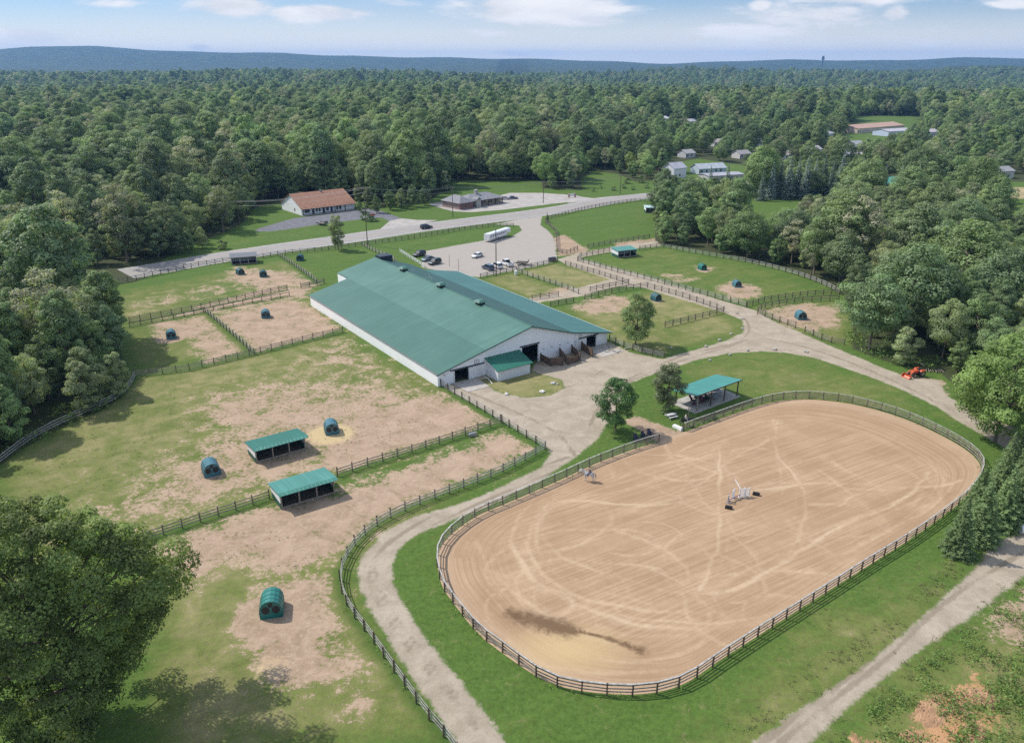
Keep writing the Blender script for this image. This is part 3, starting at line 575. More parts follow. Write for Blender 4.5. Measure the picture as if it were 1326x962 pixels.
M_ROAD = mat('asphalt_old', (.30, .28, .262), .85, scale=.7, col2=(.24, .225, .212), coords='Object', stretch=(.15, 1, 1), bump=.2, bscale=30)
M_ASPH = mat('asphalt_dark', (.13, .13, .145), .85, var=.15, scale=.5)
M_SHOULD = mat('road_shoulder', (.34, .315, .28), .95, var=.15, scale=.8)
M_PALE = mat('pale_pavement', (.36, .33, .30), .9, var=.1, scale=.3)
M_WLINE = mat('road_paint_white', (.6, .6, .58), .7, var=.2, scale=1.5); M_YLINE = mat('road_paint_yellow', (.48, .34, .10), .7, var=.2, scale=1.5)
UP = [(150, 347), (213, 338), (270, 328.5), (365, 313.8), (410, 307), (489, 296.5), (569, 286), (625, 280), (680, 273.8), (730, 267), (760, 260.5), (813, 252), (869, 245), (920, 239), (980, 232), (1060, 219)]
LO = [(150, 367), (213, 355), (270, 344), (357, 330), (449, 317.5), (524, 304.5), (599, 294), (640, 288), (680, 282.5), (735, 274), (786, 265), (820, 260.3), (854, 258.6), (920, 249), (985, 240), (1065, 226)]
def resample(p, n):
    p = np.array(p); d = np.r_[0, np.cumsum(np.hypot(*np.diff(p, axis=0).T))]; t = np.linspace(0, d[-1], n)
    return np.stack([np.interp(t, d, p[:, 0]), np.interp(t, d, p[:, 1])], 1)
def road():
    a = resample(smooth(GP(UP), 8), 160); b = resample(smooth(GP(LO), 8), 160)
    c = (a+b)/2; k = np.ones(9)/9
    cs = np.stack([np.convolve(np.pad(c[:, i], 4, 'edge'), k, 'valid') for i in (0, 1)], 1)
    tdir = np.gradient(cs, axis=0); tdir /= np.hypot(*tdir.T)[:, None]; nrm = np.stack([-tdir[:, 1], tdir[:, 0]], 1)
    def strip(o0, o1, z, name, m, sel=None, parent=None, dash=None):
        V, F = [], []
        for i in range(len(cs)):
            for o in (o0, o1): V.append((*(cs[i]+nrm[i]*o), z))
        for i in range(len(cs)-1):
            if dash and (i % dash[0]) >= dash[1]: continue
            F.append((2*i, 2*i+2, 2*i+3, 2*i+1))
        return link(name, mesh_np(name, V, F, True), m, parent)
    w = 6.3
    tag(strip(-w-1.0, w+1.0, .022, 'road_shoulder', M_SHOULD), kind='structure')
    r = tag(strip(-w+.2, w-.2, .030, 'highway', M_ROAD), kind='structure')
    for o in (-w+.75, w-.9): strip(o, o+.14, .036, 'edge_line', M_WLINE, parent=r)
    for o in (-2.0, 1.75): strip(o, o+.2, .036, 'centre_line', M_YLINE, parent=r)
    return cs, tdir
ROADC, ROADT = road()
def sheet(name, px, m, z=.014, n=1):
    p = GP(px); bm = bmesh.new(); bm.faces.new([bm.verts.new((x, y, z)) for x, y in p]); bmesh.ops.recalc_face_normals(bm, faces=bm.faces)
    me = bpy.data.meshes.new(name); bm.to_mesh(me); bm.free()
    if me.polygons[0].normal.z < 0: me.flip_normals()
    return tag(link(name, me, m), kind='structure')
sheet('asphalt_lot', [(335, 296), (380, 283), (392, 281.5), (460, 272.5), (470, 270), (490, 272), (520, 283), (531, 287), (500, 291), (505, 287), (495, 282), (470, 284), (425, 289), (380, 296), (350, 300), (330, 300)], M_ASPH)
sheet('driveway_apron', [(505, 286), (520, 283), (540, 285), (567, 285.3), (540, 291), (500, 296), (492, 297)], M_PALE, .018)
sheet('pale_lot', [(555, 264), (578, 261), (640, 255), (660, 250), (700, 250), (745, 253), (764, 258), (735, 262), (700, 266), (650, 272), (610, 275), (588, 274), (575, 271), (565, 268)], M_PALE)
sheet('entry_apron', [(735, 258), (745, 254), (768, 257), (800, 253.5), (760, 260.5), (735, 263)], M_PALE, .018)
sheet('village_street', [(866, 238), (885, 233), (930, 238), (985, 236), (1000, 240), (950, 243), (900, 240)], M_ROAD)
sheet('school_lot', [(1090, 205), (1095, 195), (1118, 186), (1124, 190), (1112, 205)], M_PALE)
sheet('far_field', [(1285, 242), (1400, 244), (1400, 256), (1300, 258), (1284, 250)], mat('dry_field', (.36, .29, .15), .95, var=.12, scale=.05), .014)

# ------------------------------------------------------------------ barn
PX0, PY0 = -14.36, 137.27; BANG = math.atan2(.57127, .82077)
def barn_pt(u, v): c, s = math.cos(BANG), math.sin(BANG); return (PX0+u*c-v*s, PY0+u*s+v*c)
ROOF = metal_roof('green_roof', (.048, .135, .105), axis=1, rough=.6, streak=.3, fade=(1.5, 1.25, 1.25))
ROOF_L_SHADED = metal_roof('green_roof_lower_shaded', (.034, .112, .084), axis=1, rough=.6, streak=.3, fade=(1.35, 1.2, 1.22))  # shading of the lower pitch painted in as a slightly darker green
ROOF_E_SHADED = metal_roof('green_roof_east_shaded', (.026, .082, .066), axis=1, rough=.48, streak=.12, fade=(1.1, 1.1, 1.1))  # shading of the steep east slope painted in as a darker green
ROOF_ADD = metal_roof('green_roof_addition', (.045, .135, .115), axis=1, rough=.45, streak=.15)
ROOF_S = metal_roof('green_roof_bright', (.018, .125, .085), axis=0, rough=.4, pitch=.6, streak=.12)
ROOF_SB = metal_roof('green_roof_faded', (.055, .20, .155), axis=0, rough=.35, pitch=.6, streak=.3)
M_SIDE = siding('white_siding', (.88, .88, .88), (.52, .50, .46), stain=.22)
M_SIDE2 = siding('white_siding_clean', (.72, .72, .71), (.45, .43, .38), stain=.25)
M_TRIM = mat('green_trim', (.03, .10, .08), .5)
def barn():
    t = empty('barn', PX0, PY0, 0, BANG, 'huge white horse barn with long green metal roof and three ridge vents', 'barn')
    L1, LR, L2, W = 66.5, 73.5, 66.0, 44.2; he, zc, zr, zj = 2.75, 5.55, 8.3, 4.75
    xc, xr, xj, h2 = 11.0, 22.3, 33.4, 2.75; th = .14
    # walls
    w = MB()
    w.box(.25, .42, .3, L1-.3, 0, he-.02)                                              # west wall
    w.box(W-.42, W-.25, .8, L2-.3, 0, h2)
    front = lambda pts, y: w.wall([(x, y, z) for x, z in pts], (0, .16, 0))
    k = (zr-he)/xr
    hz = lambda x: (he+(zc-he)*x/xc if x < xc else zc+(zr-zc)*(x-xc)/(xr-xc))-.16 if x < xr else (zr-(zr-zj)*(x-xr)/(xj-xr) if x < xj else zj-(zj-h2)*(x-xj)/(W-xj))-.16
    y0 = .28
    front([(.42, 0), (4.0, 0), (4.0, 2.5), (.42, 2.5)], y0); front([(7.1, 0), (20.2, 0), (20.2, 3.95), (11, 3.95), (11, 2.5), (7.1, 2.5)], y0)
    front([(.42, 2.5), (11, 2.5), (11, hz(11)), (.42, hz(.42))], y0); front([(11, 3.95), (24.3, 3.95), (24.3, hz(24.3)), (xr, hz(xr)), (11, hz(11))], y0)
    front([(24.3, 0), (33.6, 0), (33.6, hz(33.6)), (24.3, hz(24.3))], y0)
    y1 = .75
    front([(33.76, 0), (37.8, 0), (37.8, hz(37.8)), (33.76, hz(33.76))], y1); front([(40.6, 0), (43.8, 0), (43.8, hz(43.8)), (40.6, hz(40.6))], y1); front([(37.8, 2.5), (40.6, 2.5), (40.6, hz(40.6)), (37.8, hz(37.8))], y1)
    w.box(33.6, 33.76, .28, .91, 0, hz(33.7))
    # far gables
    w.wall([(.42, L1-.46, 0), (xc, L1-.46, 0), (xc, L1-.46, hz(xc)), (.42, L1-.46, hz(.42))], (0, .16, 0))
    w.wall([(xc+.2, LR-.46, 0), (xj-.2, LR-.46, 0), (xj-.2, LR-.46, hz(xj-.2)), (xr, LR-.46, hz(xr)), (xc+.2, LR-.46, hz(xc+.2))], (0, .16, 0))
    w.wall([(xj, L2-.46, 0), (W-.42, L2-.46, 0), (W-.42, L2-.46, hz(W-.42)), (xj, L2-.46, hz(xj))], (0, .16, 0))
    w.box(xc, xc+.16, L1-.3, LR-.3, 0, zc-.3); w.box(xj-.16, xj, L2-.3, LR-.3, 0, zj-.3)
    w.build('wall', M_SIDE, t)
    f = MB(); f.box(.5, W-.5, 1.0, L1-1, .02, .06); f.box(.6, W-.6, 12, 12.15, 0, 4.4 if False else 2.6); f.build('floor', M_INT, t)
    # roofs, each pitch of its own slope
    MB().slab([(.08, -.3, he+.03), (.08, L1, he+.03), (xc, L1, zc), (xc, -.3, zc)][::-1], th).build('lower_roof', ROOF_L_SHADED, t)
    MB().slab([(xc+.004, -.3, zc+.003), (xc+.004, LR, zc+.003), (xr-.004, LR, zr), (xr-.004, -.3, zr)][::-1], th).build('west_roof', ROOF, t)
    MB().slab([(xr+.004, -.3, zr), (xr+.004, LR, zr), (xj-.004, LR, zj), (xj-.004, -.3, zj)][::-1], th).build('east_roof', ROOF_E_SHADED, t)
    MB().slab([(xj+.004, -.1, zj-.02), (xj+.004, L2, zj-.02), (W+.3, L2, h2-.06), (W+.3, -.1, h2-.06)][::-1], th).build('addition_roof', ROOF_ADD, t)
    r = MB(); r.tube([(xr, -.32, zr+.02), (xr, LR+.02, zr+.02)], .12, 6); r.build('ridge_cap', ROOF, t)
    # dark rake trim on the front gable
    g = MB()
    for a, b in (((-.3, he-.10), (xc, zc-.04)), ((xc, zc-.04), (xr, zr-.04)), ((xr, zr-.04), (xj, zj-.04)), ((xj, zj-.06), (W+.3, h2-.1))):
        yy = -.36 if a[0] < xj-.1 else -.16
        g.hexa([(a[0], yy, a[1]-.16), (b[0], yy, b[1]-.16), (b[0], yy+.05, b[1]-.16), (a[0], yy+.05, a[1]-.16)], [(a[0], yy, a[1]+.06), (b[0], yy, b[1]+.06), (b[0], yy+.05, b[1]+.06), (a[0], yy+.05, a[1]+.06)])
    g.build('rake_trim', M_TRIM, t)
    gt = MB(); gt.box(-.02, .07, -.3, L1, he-.12, he+.0); gt.build('gutter', M_STEEL, t)
    gt = MB(); gt.box(W+.31, W+.43, -.1, L2, h2-.26, h2-.08); gt.build('gutter', M_WHITE, t)
    for x0, x1, zt, zf in ((3.0, 10.9, 2.62, .14), (19.6, 24.6, 4.1, .14), (35.6, 41.2, 2.62, .14)):
        yy = .10 if x0 < 30 else .57
        b = MB(); b.box(x0, x1, yy, yy+.14, zt-.02, zt+zf+.05); b.build('door_track', M_BLACK, t)
    for x0, x1, yy, zt in ((7.15, 10.1, .1, 2.5), (34.6, 37.7, .57, 2.5)):
        b = MB(); b.box(x0, x1, yy, yy+.1, .08, zt); d = b.build('sliding_door', M_SIDE2, t)
        c = MB()
        for zz in (.08, zt-.12): c.box(x0, x1, yy-.03, yy-.001, zz, zz+.1)
        for xx in (x0, x1-.1): c.box(xx, xx+.1, yy-.034, yy-.002, .18, zt-.12)
        c.build('door_frame', M_WHITE, d)
    for x0, x1, yy, zt in ((3.82, 4.0, .18, 2.5), (7.0, 7.14, .18, 2.5), (24.3, 24.5, .2, 3.95), (37.62, 37.8, .65, 2.5), (40.6, 40.75, .65, 2.5)):
        b = MB(); b.box(x0, x1, yy-.02, yy+.08, 0, zt); b.build('door_post', M_WHITE if x0 != 7.0 else M_BLACK, t)
    for x0, yy in ((8.6, .2), (35.6, .67)):
        b = MB(); b.box(x0, x0+1.1, yy, yy+.07, 2.98, 3.75); wn = b.build('window', M_SIDE2, t)
        c = MB(); 
        for q in ((x0, x0+.08, 2.98, 3.75), (x0+1.02, x0+1.1, 2.98, 3.75), (x0+.08, x0+1.02, 2.98, 3.05), (x0+.08, x0+1.02, 3.68, 3.75), (x0+.5, x0+.57, 3.05, 3.68)): c.box(q[0], q[1], yy-.03, yy-.002, q[2], q[3])
        c.build('window_frame', M_STEEL, wn)
    b = MB(); b.box(1.6, 1.85, .18, .27, 2.05, 2.3); b.build('wall_lamp', M_STEEL, t)
    for i in range(4):
        b = MB(); x = 25.5+i*2.2; b.box(x, x+.5, .2, .275, 2.5-.0, 2.6); b.build('wall_bracket', M_STEEL, t)
    # annex
    a = MB(); ax0, ax1, ay = 11.3, 19.1, -4.1; zb, zf = 3.55, 2.35
    a.box(ax0, ax0+.14, ay, .27, 0, zf); a.box(ax1-.14, ax1, ay, .27, 0, zf); a.box(ax0+.14, ax1-.14, ay, ay+.14, 0, zf)
    for xx in (ax0, ax1-.14): a.wall([(xx, ay, zf), (xx, .27, zf), (xx, .27, zb-.1)], (.14, 0, 0))
    a.build('annex_wall', siding('annex_siding', (.70, .71, .73), (.5, .49, .46), vert=False, pitch=.22, stain=.3), t)
    MB().slab([(ax0-.35, ay-.45, zf-.02), (ax1+.4, ay-.45, zf-.02), (ax1+.4, .27, zb+.15), (ax0-.35, .27, zb+.15)], .1).build('annex_roof', ROOF_S, t)
    # ridge ventilators
    for y in (19.3, 36.8, 56.0):
        z0 = zr-.35
        c = MB(); c.box(xr-.75, xr+.75, y-.8, y+.8, z0, z0+.85); vb = c.build('ridge_vent', M_BLACK, t)
        c = MB(); c.hexa([(xr-1.15, y-1.2, z0+.86), (xr+1.15, y-1.2, z0+.86), (xr+1.15, y+1.2, z0+.86), (xr-1.15, y+1.2, z0+.86)], [(xr-.5, y-.55, z0+1.3), (xr+.5, y-.55, z0+1.3), (xr+.5, y+.55, z0+1.3), (xr-.5, y+.55, z0+1.3)])
        c.build('vent_cap', ROOF, vb)
    c = MB(); c.box(xr+.5, xr+4.3, LR-2.4, LR+.6, zr-2.5, zr+.5); c.build('dark_cupola', mat('navy_box', (.02, .03, .045), .5), t)
    c = MB(); c.box(8.6, 9.9, L1-3.0, L1+.4, he+.5, he+2.9); 
    # concrete thresholds
    for x0, x1, y0_, y1_ in ((3.6, 8.6, -5.2, .2), (37.2, 43.2, -5.5, .6)):
        p = MB(); p.box(x0, x1, y0_, y1_, 0, .06); p.build('doorstep', M_CONC, t)
barn()
# stall run panels standing in front of the barn
def panel(u0, v0, u1, v1, h, label, name='stall_panel'):
    a = barn_pt(u0, v0); b = barn_pt(u1, v1); L = math.hypot(b[0]-a[0], b[1]-a[1]); rz = math.atan2(b[1]-a[1], b[0]-a[0])
    t = empty(name, a[0], a[1], 0, rz, label, 'panel', 'brown stall run panels in front of the barn')
    n = 6
    for i in range(n):
        m = MB(); m.box(0, L, -.03, .03, .08+i*h/n, .08+(i+.93)*h/n-.02); m.build('board', M_DARKBROWN, t)
    for x in (0, L):
        m = MB(); m.box(x-.09, x+.09, -.10, .10, 0, h+.22); m.build('post', M_POST, t)
panel(24.9, .1, 24.8, -3.4, 1.6, 'brown board panel beside the big dark barn doorway')
panel(30.0, .1, 28.1, -4.9, 1.8, 'second brown board divider from the big barn doorway')
panel(33.3, .1, 31.7, -4.6, 1.8, 'third brown board divider from the big barn doorway')
panel(36.3, .4, 35.3, -4.4, 1.8, 'brown board divider next to the small east barn door')
panel(24.8, -3.5, 27.2, -4.5, 1.7, 'short brown board gate closing the first stall run')
panel(28.3, -4.9, 31.0, -4.75, 1.5, 'long low brown gate closing the second stall run')
p = barn_pt(9.6, -1.5)
t = MB(); t.tube([(0, 0, .5), (.8, -.6, .55), (1.8, -2.6, .12)], .06, 6); o = t.build('hose', M_WHITE); o.location = (p[0], p[1], 0); tag(o, 'pale handrail bar leaning beside the left barn doorway', 'rail')
rp = random.Random(4)
for i in range(11):      # boards and blocks strewn at the east door
    u, v = 39.5+rp.random()*6, -1.2-rp.random()*4.2; p = barn_pt(u, v)
    b = MB(); l = rp.uniform(.5, 1.9); b.box(-l/2, l/2, -.12, .12, .0, rp.uniform(.06, .22)); o = b.build('loose_board', M_CONC if i % 2 else M_WOOD, bevel=.01); o.location = (p[0], p[1], .05); o.rotation_euler = (0, 0, rp.uniform(0, 3))
    tag(o, 'loose pale board on the ground by the small east barn door', 'board', 'loose boards at the east barn door')

# ------------------------------------------------------------------ fences
def fence(f):
    key, label, _, rm, nr, h, sm = f; P = np.array(fence_path(f)); d = np.r_[0, np.cumsum(np.hypot(*np.diff(P, axis=0).T))]; L = d[-1]
    n = max(2, int(round(L/(2.5 if L < 260 else 2.6)))+1); ts = np.linspace(0, L, n)
    X = np.interp(ts, d, P[:, 0]); Y = np.interp(ts, d, P[:, 1]); o0 = (X[0], Y[0])
    cat = 'fence'; t = empty('board_fence', X[0], Y[0], 0, 0, label, cat, 'board fences of the horse farm')
    r = random.Random(key); pm = [M_POST, M_POST, M_WHITE][rm]; rmm = [M_RAIL, M_RAIL_GREY, M_WHITE][rm]
    pb = MB(); pb.box(-.07, .07, -.07, .07, 0, h+.12); pb.box(-.085, .085, -.085, .085, h+.12, h+.16); me = None
    for i in range(n):
        if me is None: o = pb.build('post', pm, t); me = o.data
        else: o = link('post', me, None, t)
        j = min(i, n-2); o.location = (X[i]-o0[0], Y[i]-o0[1], 0); o.rotation_euler = (r.uniform(-.03, .03), r.uniform(-.03, .03), math.atan2(Y[j+1]-Y[j], X[j+1]-X[j])); o.scale = (1, 1, r.uniform(.95, 1.05))
    for k in range(nr):
        z = h*(.30+.62*k/max(1, nr-1)); b = MB()
        for i in range(n-1):
            a = math.atan2(Y[i+1]-Y[i], X[i+1]-X[i]); l = math.hypot(Y[i+1]-Y[i], X[i+1]-X[i]); z0 = z+r.uniform(-.03, .03); z1 = z+r.uniform(-.03, .03); hw = .075
            c, s = math.cos(a), math.sin(a); off = .105
            ends = []
            for (x, y, zz) in ((X[i]-o0[0], Y[i]-o0[1], z0), (X[i+1]-o0[0], Y[i+1]-o0[1], z1)):
                for dy in (off, off+.035): ends.append((x-s*dy, y+c*dy, zz))
            A, B, C_, D = ends[0], ends[2], ends[3], ends[1]
            b.hexa([(p[0], p[1], p[2]-hw) for p in (A, B, C_, D)], [(p[0], p[1], p[2]+hw) for p in (A, B, C_, D)])
        b.build('rail', rmm, t)
    if key in ('arena', 'arena_far'):          # flat cap board along the top
        b = MB()
        for i in range(n-1):
            a = math.atan2(Y[i+1]-Y[i], X[i+1]-X[i]); l = math.hypot(Y[i+1]-Y[i], X[i+1]-X[i]); b.box(0, l, -.05, .11, h+.165, h+.2, a, (X[i]-o0[0], Y[i]-o0[1], 0))
        b.build('cap_rail', M_RAIL_GREY, t)
for f in FENCES: fence(f)

# ------------------------------------------------------------------ hay feeders
M_FEED = [mat('plastic_green', (.02, .17, .14), .35, var=.12, scale=1), mat('plastic_bluegreen', (.06, .17, .20), .32, var=.12, scale=1), mat('plastic_dark', (.03, .11, .12), .4, var=.15, scale=1)]
M_HAY = mat('hay', (.52, .40, .20), .95, var=.3, scale=9, bump=.6)
def feeder(x, y, ang, s, label, ci):
    t = empty('hay_feeder', x, y, 0, ang, label, 'hay feeder', 'plastic hay huts in the paddocks'); m = M_FEED[ci]
    w, l, h = 1.05*s, 1.15*s, 1.95*s
    prof = [(-w*1.02, 0), (-w*1.06, h*.35), (-w*.98, h*.62), (-w*.74, h*.85), (-w*.38, h*.97), (0, h), (w*.38, h*.97), (w*.74, h*.85), (w*.98, h*.62), (w*1.06, h*.35), (w*1.02, 0)]
    b = MB(); n = len(prof); inn = [(p[0]*.95, p[1]*.965) for p in prof]
    for xx in (-l, l):
        b.v += [(xx, p[0], p[1]) for p in prof]; b.v += [(xx, p[0], p[1]) for p in inn]
    for i in range(n-1):
        b.f += [(i, i+1, 2*n+i+1, 2*n+i), (n+i+1, n+i, 3*n+i, 3*n+i+1), (i+1, i, n+i, n+i+1), (2*n+i, 2*n+i+1, 3*n+i+1, 3*n+i)]
    b.f += [(0, n, 3*n, 2*n), (n-1, 2*n-1, 4*n-1, 3*n-1)]
    b.build('shell', m, t, smooth=False)
    for sgn in (-1, 1):        # end walls with the feeding holes
        b = MB(); xx = l*.93*sgn
        pts = [(xx, p[0]*.95, p[1]*.96) for p in prof]
        H = [(-w*.46, h*.47, w*.36), (w*.46, h*.47, w*.36), (0, h*.76, w*.22)]
        b.wall(pts, (.03*sgn, 0, 0)); e = b.build('end_wall', m, t)
        for hy, hz_, hr in H:
            c = MB(); c.wall([(xx+.033*sgn, hy+math.cos(a)*hr, hz_+math.sin(a)*hr*1.15) for a in np.linspace(0, 2*math.pi, 13)[:-1]], (.012*sgn, 0, 0)); c.build('feed_hole', M_BLACK, e)
        c = MB(); c.box(xx+.035*sgn-.02, xx+.035*sgn+.05, -w*.9, w*.9, h*.08, h*.16); c.build('rim', m, e)
    b = MB(); b.box(-l*1.03, -l*.97, -w*1.0, w*1.0, 0, .12); b.box(l*.97, l*1.03, -w, w, 0, .12); b.build('base_rim', m, t)
    b = MB()
    for xx in (-l*.55, 0, l*.55): b.tube([(xx, p[0]*1.0, p[1]+.0) for p in prof], .045, 5)
    b.build('rib', m, t)
for i, (u, v, a, s, rr, lab) in enumerate(FEEDERS):
    x, y = G(u, v); feeder(x, y+.9, R_(a), s, lab, [0, 1, 1, 1, 1, 2, 2, 2, 2, 0, 1, 1][i])
def blob(r, seed, sz=1.0, k=.25, sub=2):
    bm = bmesh.new(); bmesh.ops.create_icosphere(bm, subdivisions=sub, radius=r); q = random.Random(seed)
    ph = [q.uniform(0, 6) for _ in range(6)]
    for v in bm.verts:
        c = v.co.normalized(); d = 1+k*(math.sin(c.x*3+ph[0])*math.sin(c.y*3.4+ph[1])+.5*math.sin(c.z*6+ph[2])*math.sin(c.x*7+ph[3])); v.co = c*r*d; v.co.z = max(v.co.z*sz, -.05)
    me = bpy.data.meshes.new('rock'); bm.to_mesh(me); bm.free()
    return me
STONES = [(656, 511, .55, 1, 'left pale boulder on the grass island by the annex'), (702, 508, .62, 1, 'big pale boulder at the tip of the grass island'), (716, 497, .6, 1, 'pale boulder near the stall runs on the grass island'), (722, 498, .35, 0, 'small dark stone beside the pale boulder near the stall runs'),
          (914, 449, .5, 0, 'boulder nearest the barn along the dry field edge'), (932, 441, .55, 0, 'second boulder along the dry field edge'), (947, 433, .5, 0, 'third boulder along the dry field edge'), (961, 426, .5, 0, 'fourth boulder along the dry field edge'), (962, 413, .45, 0, 'boulder closest to the lane mouth'), (955, 406, .4, 0, 'last small boulder by the lane fence'),
          (919, 467, .45, 0, 'brown stone at the lawn edge above the pavilion'), (945, 460, .45, 0, 'low stone at the lawn tip'), (968, 454.5, .45, 0, 'flat stone on the lawn edge at the junction'), (1003, 453, .6, 0, 'wide stone on the lawn edge at the junction'), (1044, 456, .6, 0, 'stone on the lawn edge below the small paddock'), (869, 451, .4, 0, 'small stone on the drive edge near the curving fence')]
for i, (u, v, r, k, lab) in enumerate(STONES):
    x, y = G(u, v); o = link('boulder', blob(r*.8, i, .75), M_ROCKW if k else M_ROCK); o.location = (x, y, .1); tag(o, lab, 'boulder', 'boulders along the drive')

# ------------------------------------------------------------------ run-in sheds and pavilion
M_WAIN = mat('green_wainscot', (.02, .085, .05), .6)
def frame3(FL, FR, BL):
    a = Vector(G(*FL)); b = Vector(G(*FR)); c = Vector(G(*BL)); u = (b-a).normalized(); v = Vector((-u.y, u.x))
    return a, math.atan2(u.y, u.x), (b-a).length, abs((c-a).dot(v))
def shed(FL, FR, BL, hf, hb, roofm, label, D=None, side=M_SIDE2, nb=3, visor=True):
    a, rz, W, d = frame3(FL, FR, BL); D = D or d
    t = empty('run_in_shed', a.x, a.y, 0, rz, label, 'shed'); k = (hf-hb)/D
    w = MB(); w.box(0, W, D-.1, D, 0, hb)
    for x in (0, W-.1): w.wall([(x, 0, .95), (x, D-.1, .95), (x, D-.1, hb-.02), (x, 0, hf-.04)], (.1, 0, 0))
    w.build('wall', side, t)
    g = MB()
    for x in (-.01, W-.11): g.box(x, x+.12, 0, D-.105, 0, .949)
    g.build('wainscot', M_WAIN, t)
    o = MB(); o.box(.12, W-.12, .05, D-.12, .01, .05); o.build('floor', mat('shed_floor', (.10, .08, .06), .95), t)
    zf = hf+k*.35
    r = MB(); r.slab([(-.3, -.35, zf+.1), (W+.3, -.35, zf+.1), (W+.3, D+.3, hb-k*.3+.1), (-.3, D+.3, hb-k*.3+.1)], .1); r.build('roof', roofm, t)
    if visor:
        r = MB(); r.slab([(-.3, -.95, zf-.12), (W+.3, -.95, zf-.12), (W+.3, -.36, zf+.1), (-.3, -.36, zf+.1)], .06); r.build('visor', ROOF_SB, t)
    for i in range(nb+1):
        x = .08+(W-.26)*i/nb; p = MB(); p.box(x, x+.18, -.02, .16, 0, hf-.1); p.build('post', M_WOOD if visor else M_RAIL_GREY, t)
    b = MB(); b.box(0, W, -.03, .0, hf-.25, hf-.03); b.build('beam', M_WOOD, t)
    b = MB(); b.box(.1, W-.1, .02, .14, .05, .28); b.build('sill_board', M_WOOD, t)
    return t
shed((331.6, 600), (396.5, 582), (319.5, 590), 2.6, 2.05, ROOF_S, 'run-in shed with dark green roof standing in the mottled paddock', D=3.9)
shed((364, 659.6), (434, 638.6), (349, 644), 2.65, 2.1, ROOF_SB, 'run-in shed with paler green roof built into the fence line', D=4.2)
shed((800, 334.4), (824, 332), (789.5, 331), 2.3, 2.5, ROOF_SB, 'small white run-in shed with green roof beside the white lane', D=4.3, visor=False)
shed((300, 343.6), (333, 341), (293.8, 340), 2.3, 2.6, mat('grey_roof', (.13, .135, .14), .5, var=.1), 'long dark roofed run-in shed backing onto the highway', D=4.3, visor=False)
shed((836, 276), (852, 276), (832, 274), 2.2, 2.4, mat('pale_roof', (.42, .55, .53), .4, var=.1), 'small pale shed half hidden by the big trees in the green field', D=4.5, visor=False)
def pavilion():
    a, rz, W, D = frame3((902, 533), (954, 513.5), (881, 521)); D = 5.0
    t = empty('pavilion', a.x, a.y, 0, rz, 'open picnic pavilion with teal metal roof on posts beside the arena', 'pavilion')
    s = MB(); s.box(-1.0, W+.5, -.5, D+.6, 0, .12); s.build('slab', M_CONC, t)
    hf, hb = 3.25, 2.55
    r = MB(); r.slab([(-.9, -.5, hf+.24), (W+.5, -.5, hf+.24), (W+.5, D+.6, hb+.04), (-.9, D+.6, hb+.04)], .1); r.build('roof', metal_roof('teal_roof', (.045, .21, .165), axis=0, rough=.3, pitch=.6, streak=.15), t)
    e = MB(); e.box(-.9, W+.5, -.53, -.5, hf+.06, hf+.27); e.build('fascia', M_POST, t)
    for i in range(4):
        for y, h in ((.0, hf), (D, hb)):
            x = W*i/3; p = MB(); p.box(x-.09, x+.09, y-.09, y+.09, .12, h+.03); p.build('post', M_POST if i != 0 or y else M_WOOD, t)
    for y, h in ((0, hf), (D, hb)):
        p = MB(); p.box(-.5, W+.3, y-.05, y+.05, h-.1, h+.04); p.build('beam', M_WOOD, t)
    return a, rz, W, D
pa, prz, pW, pD = pavilion()
def place(o, a, rz, x, y, z=0, r=0):
    o.location = (a.x+x*math.cos(rz)-y*math.sin(rz), a.y+x*math.sin(rz)+y*math.cos(rz), z); o.rotation_euler = (0, 0, rz+r)
def picnic_table(label, m, grp=None):
    t = empty('picnic_table', 0, 0, 0, 0, label, 'picnic table', grp)
    for i in range(5): b = MB(); y = -.36+i*.15; b.box(-.95, .95, y, y+.13, .70, .745); b.build('plank', m, t)
    for y in (-.78, .54): b = MB(); b.box(-.95, .95, y, y+.26, .42, .46); b.build('seat', m, t)
    for x in (-.65, .65):
        for s in (-1, 1): b = MB(); b.tube([(x, s*.72, 0), (x, s*.25, .70)], .045, 4); b.build('leg', m, t)
        b = MB(); b.box(x-.03, x+.03, -.72, .72, .36, .415); b.build('crossbar', m, t)
    return t
M_PT = mat('grey_plank', (.34, .35, .39), .7, var=.15)
for i, (x, y, r, l) in enumerate(((7.0, 1.6, .3, 'grey picnic table under the pavilion near its open side'), (9.0, 3.0, -.2, 'grey picnic table at the far corner under the pavilion'), (6.6, 3.7, .1, 'grey picnic table at the pavilion back edge'))):
    place(picnic_table(l, M_PT, 'picnic tables under the pavilion'), pa, prz, x, y, .12, r)
def chair(label, m, grp):
    t = empty('lawn_chair', 0, 0, 0, 0, label, 'chair', grp)
    b = MB(); b.box(-.36, .36, -.36, .34, .36, .42); b.build('seat', m, t)
    b = MB(); b.hexa([(-.36, .30, .40), (.36, .30, .40), (.36, .36, .40), (-.36, .36, .40)], [(-.3, .62, 1.15), (.3, .62, 1.15), (.3, .68, 1.15), (-.3, .68, 1.15)]); b.build('backrest', m, t)
    for x in (-.38, .38):
        b = MB(); b.box(x-.08, x+.08, -.42, .42, .60, .64); b.build('armrest', m, t)
        for y in (-.34, .34): b = MB(); b.box(x-.04, x+.04, y-.04, y+.04, 0, .595); b.build('leg', m, t)
    return t
M_NAVY = mat('navy_plastic', (.02, .025, .05), .5); M_MAROON = mat('maroon_cushion', (.13, .03, .05), .8)
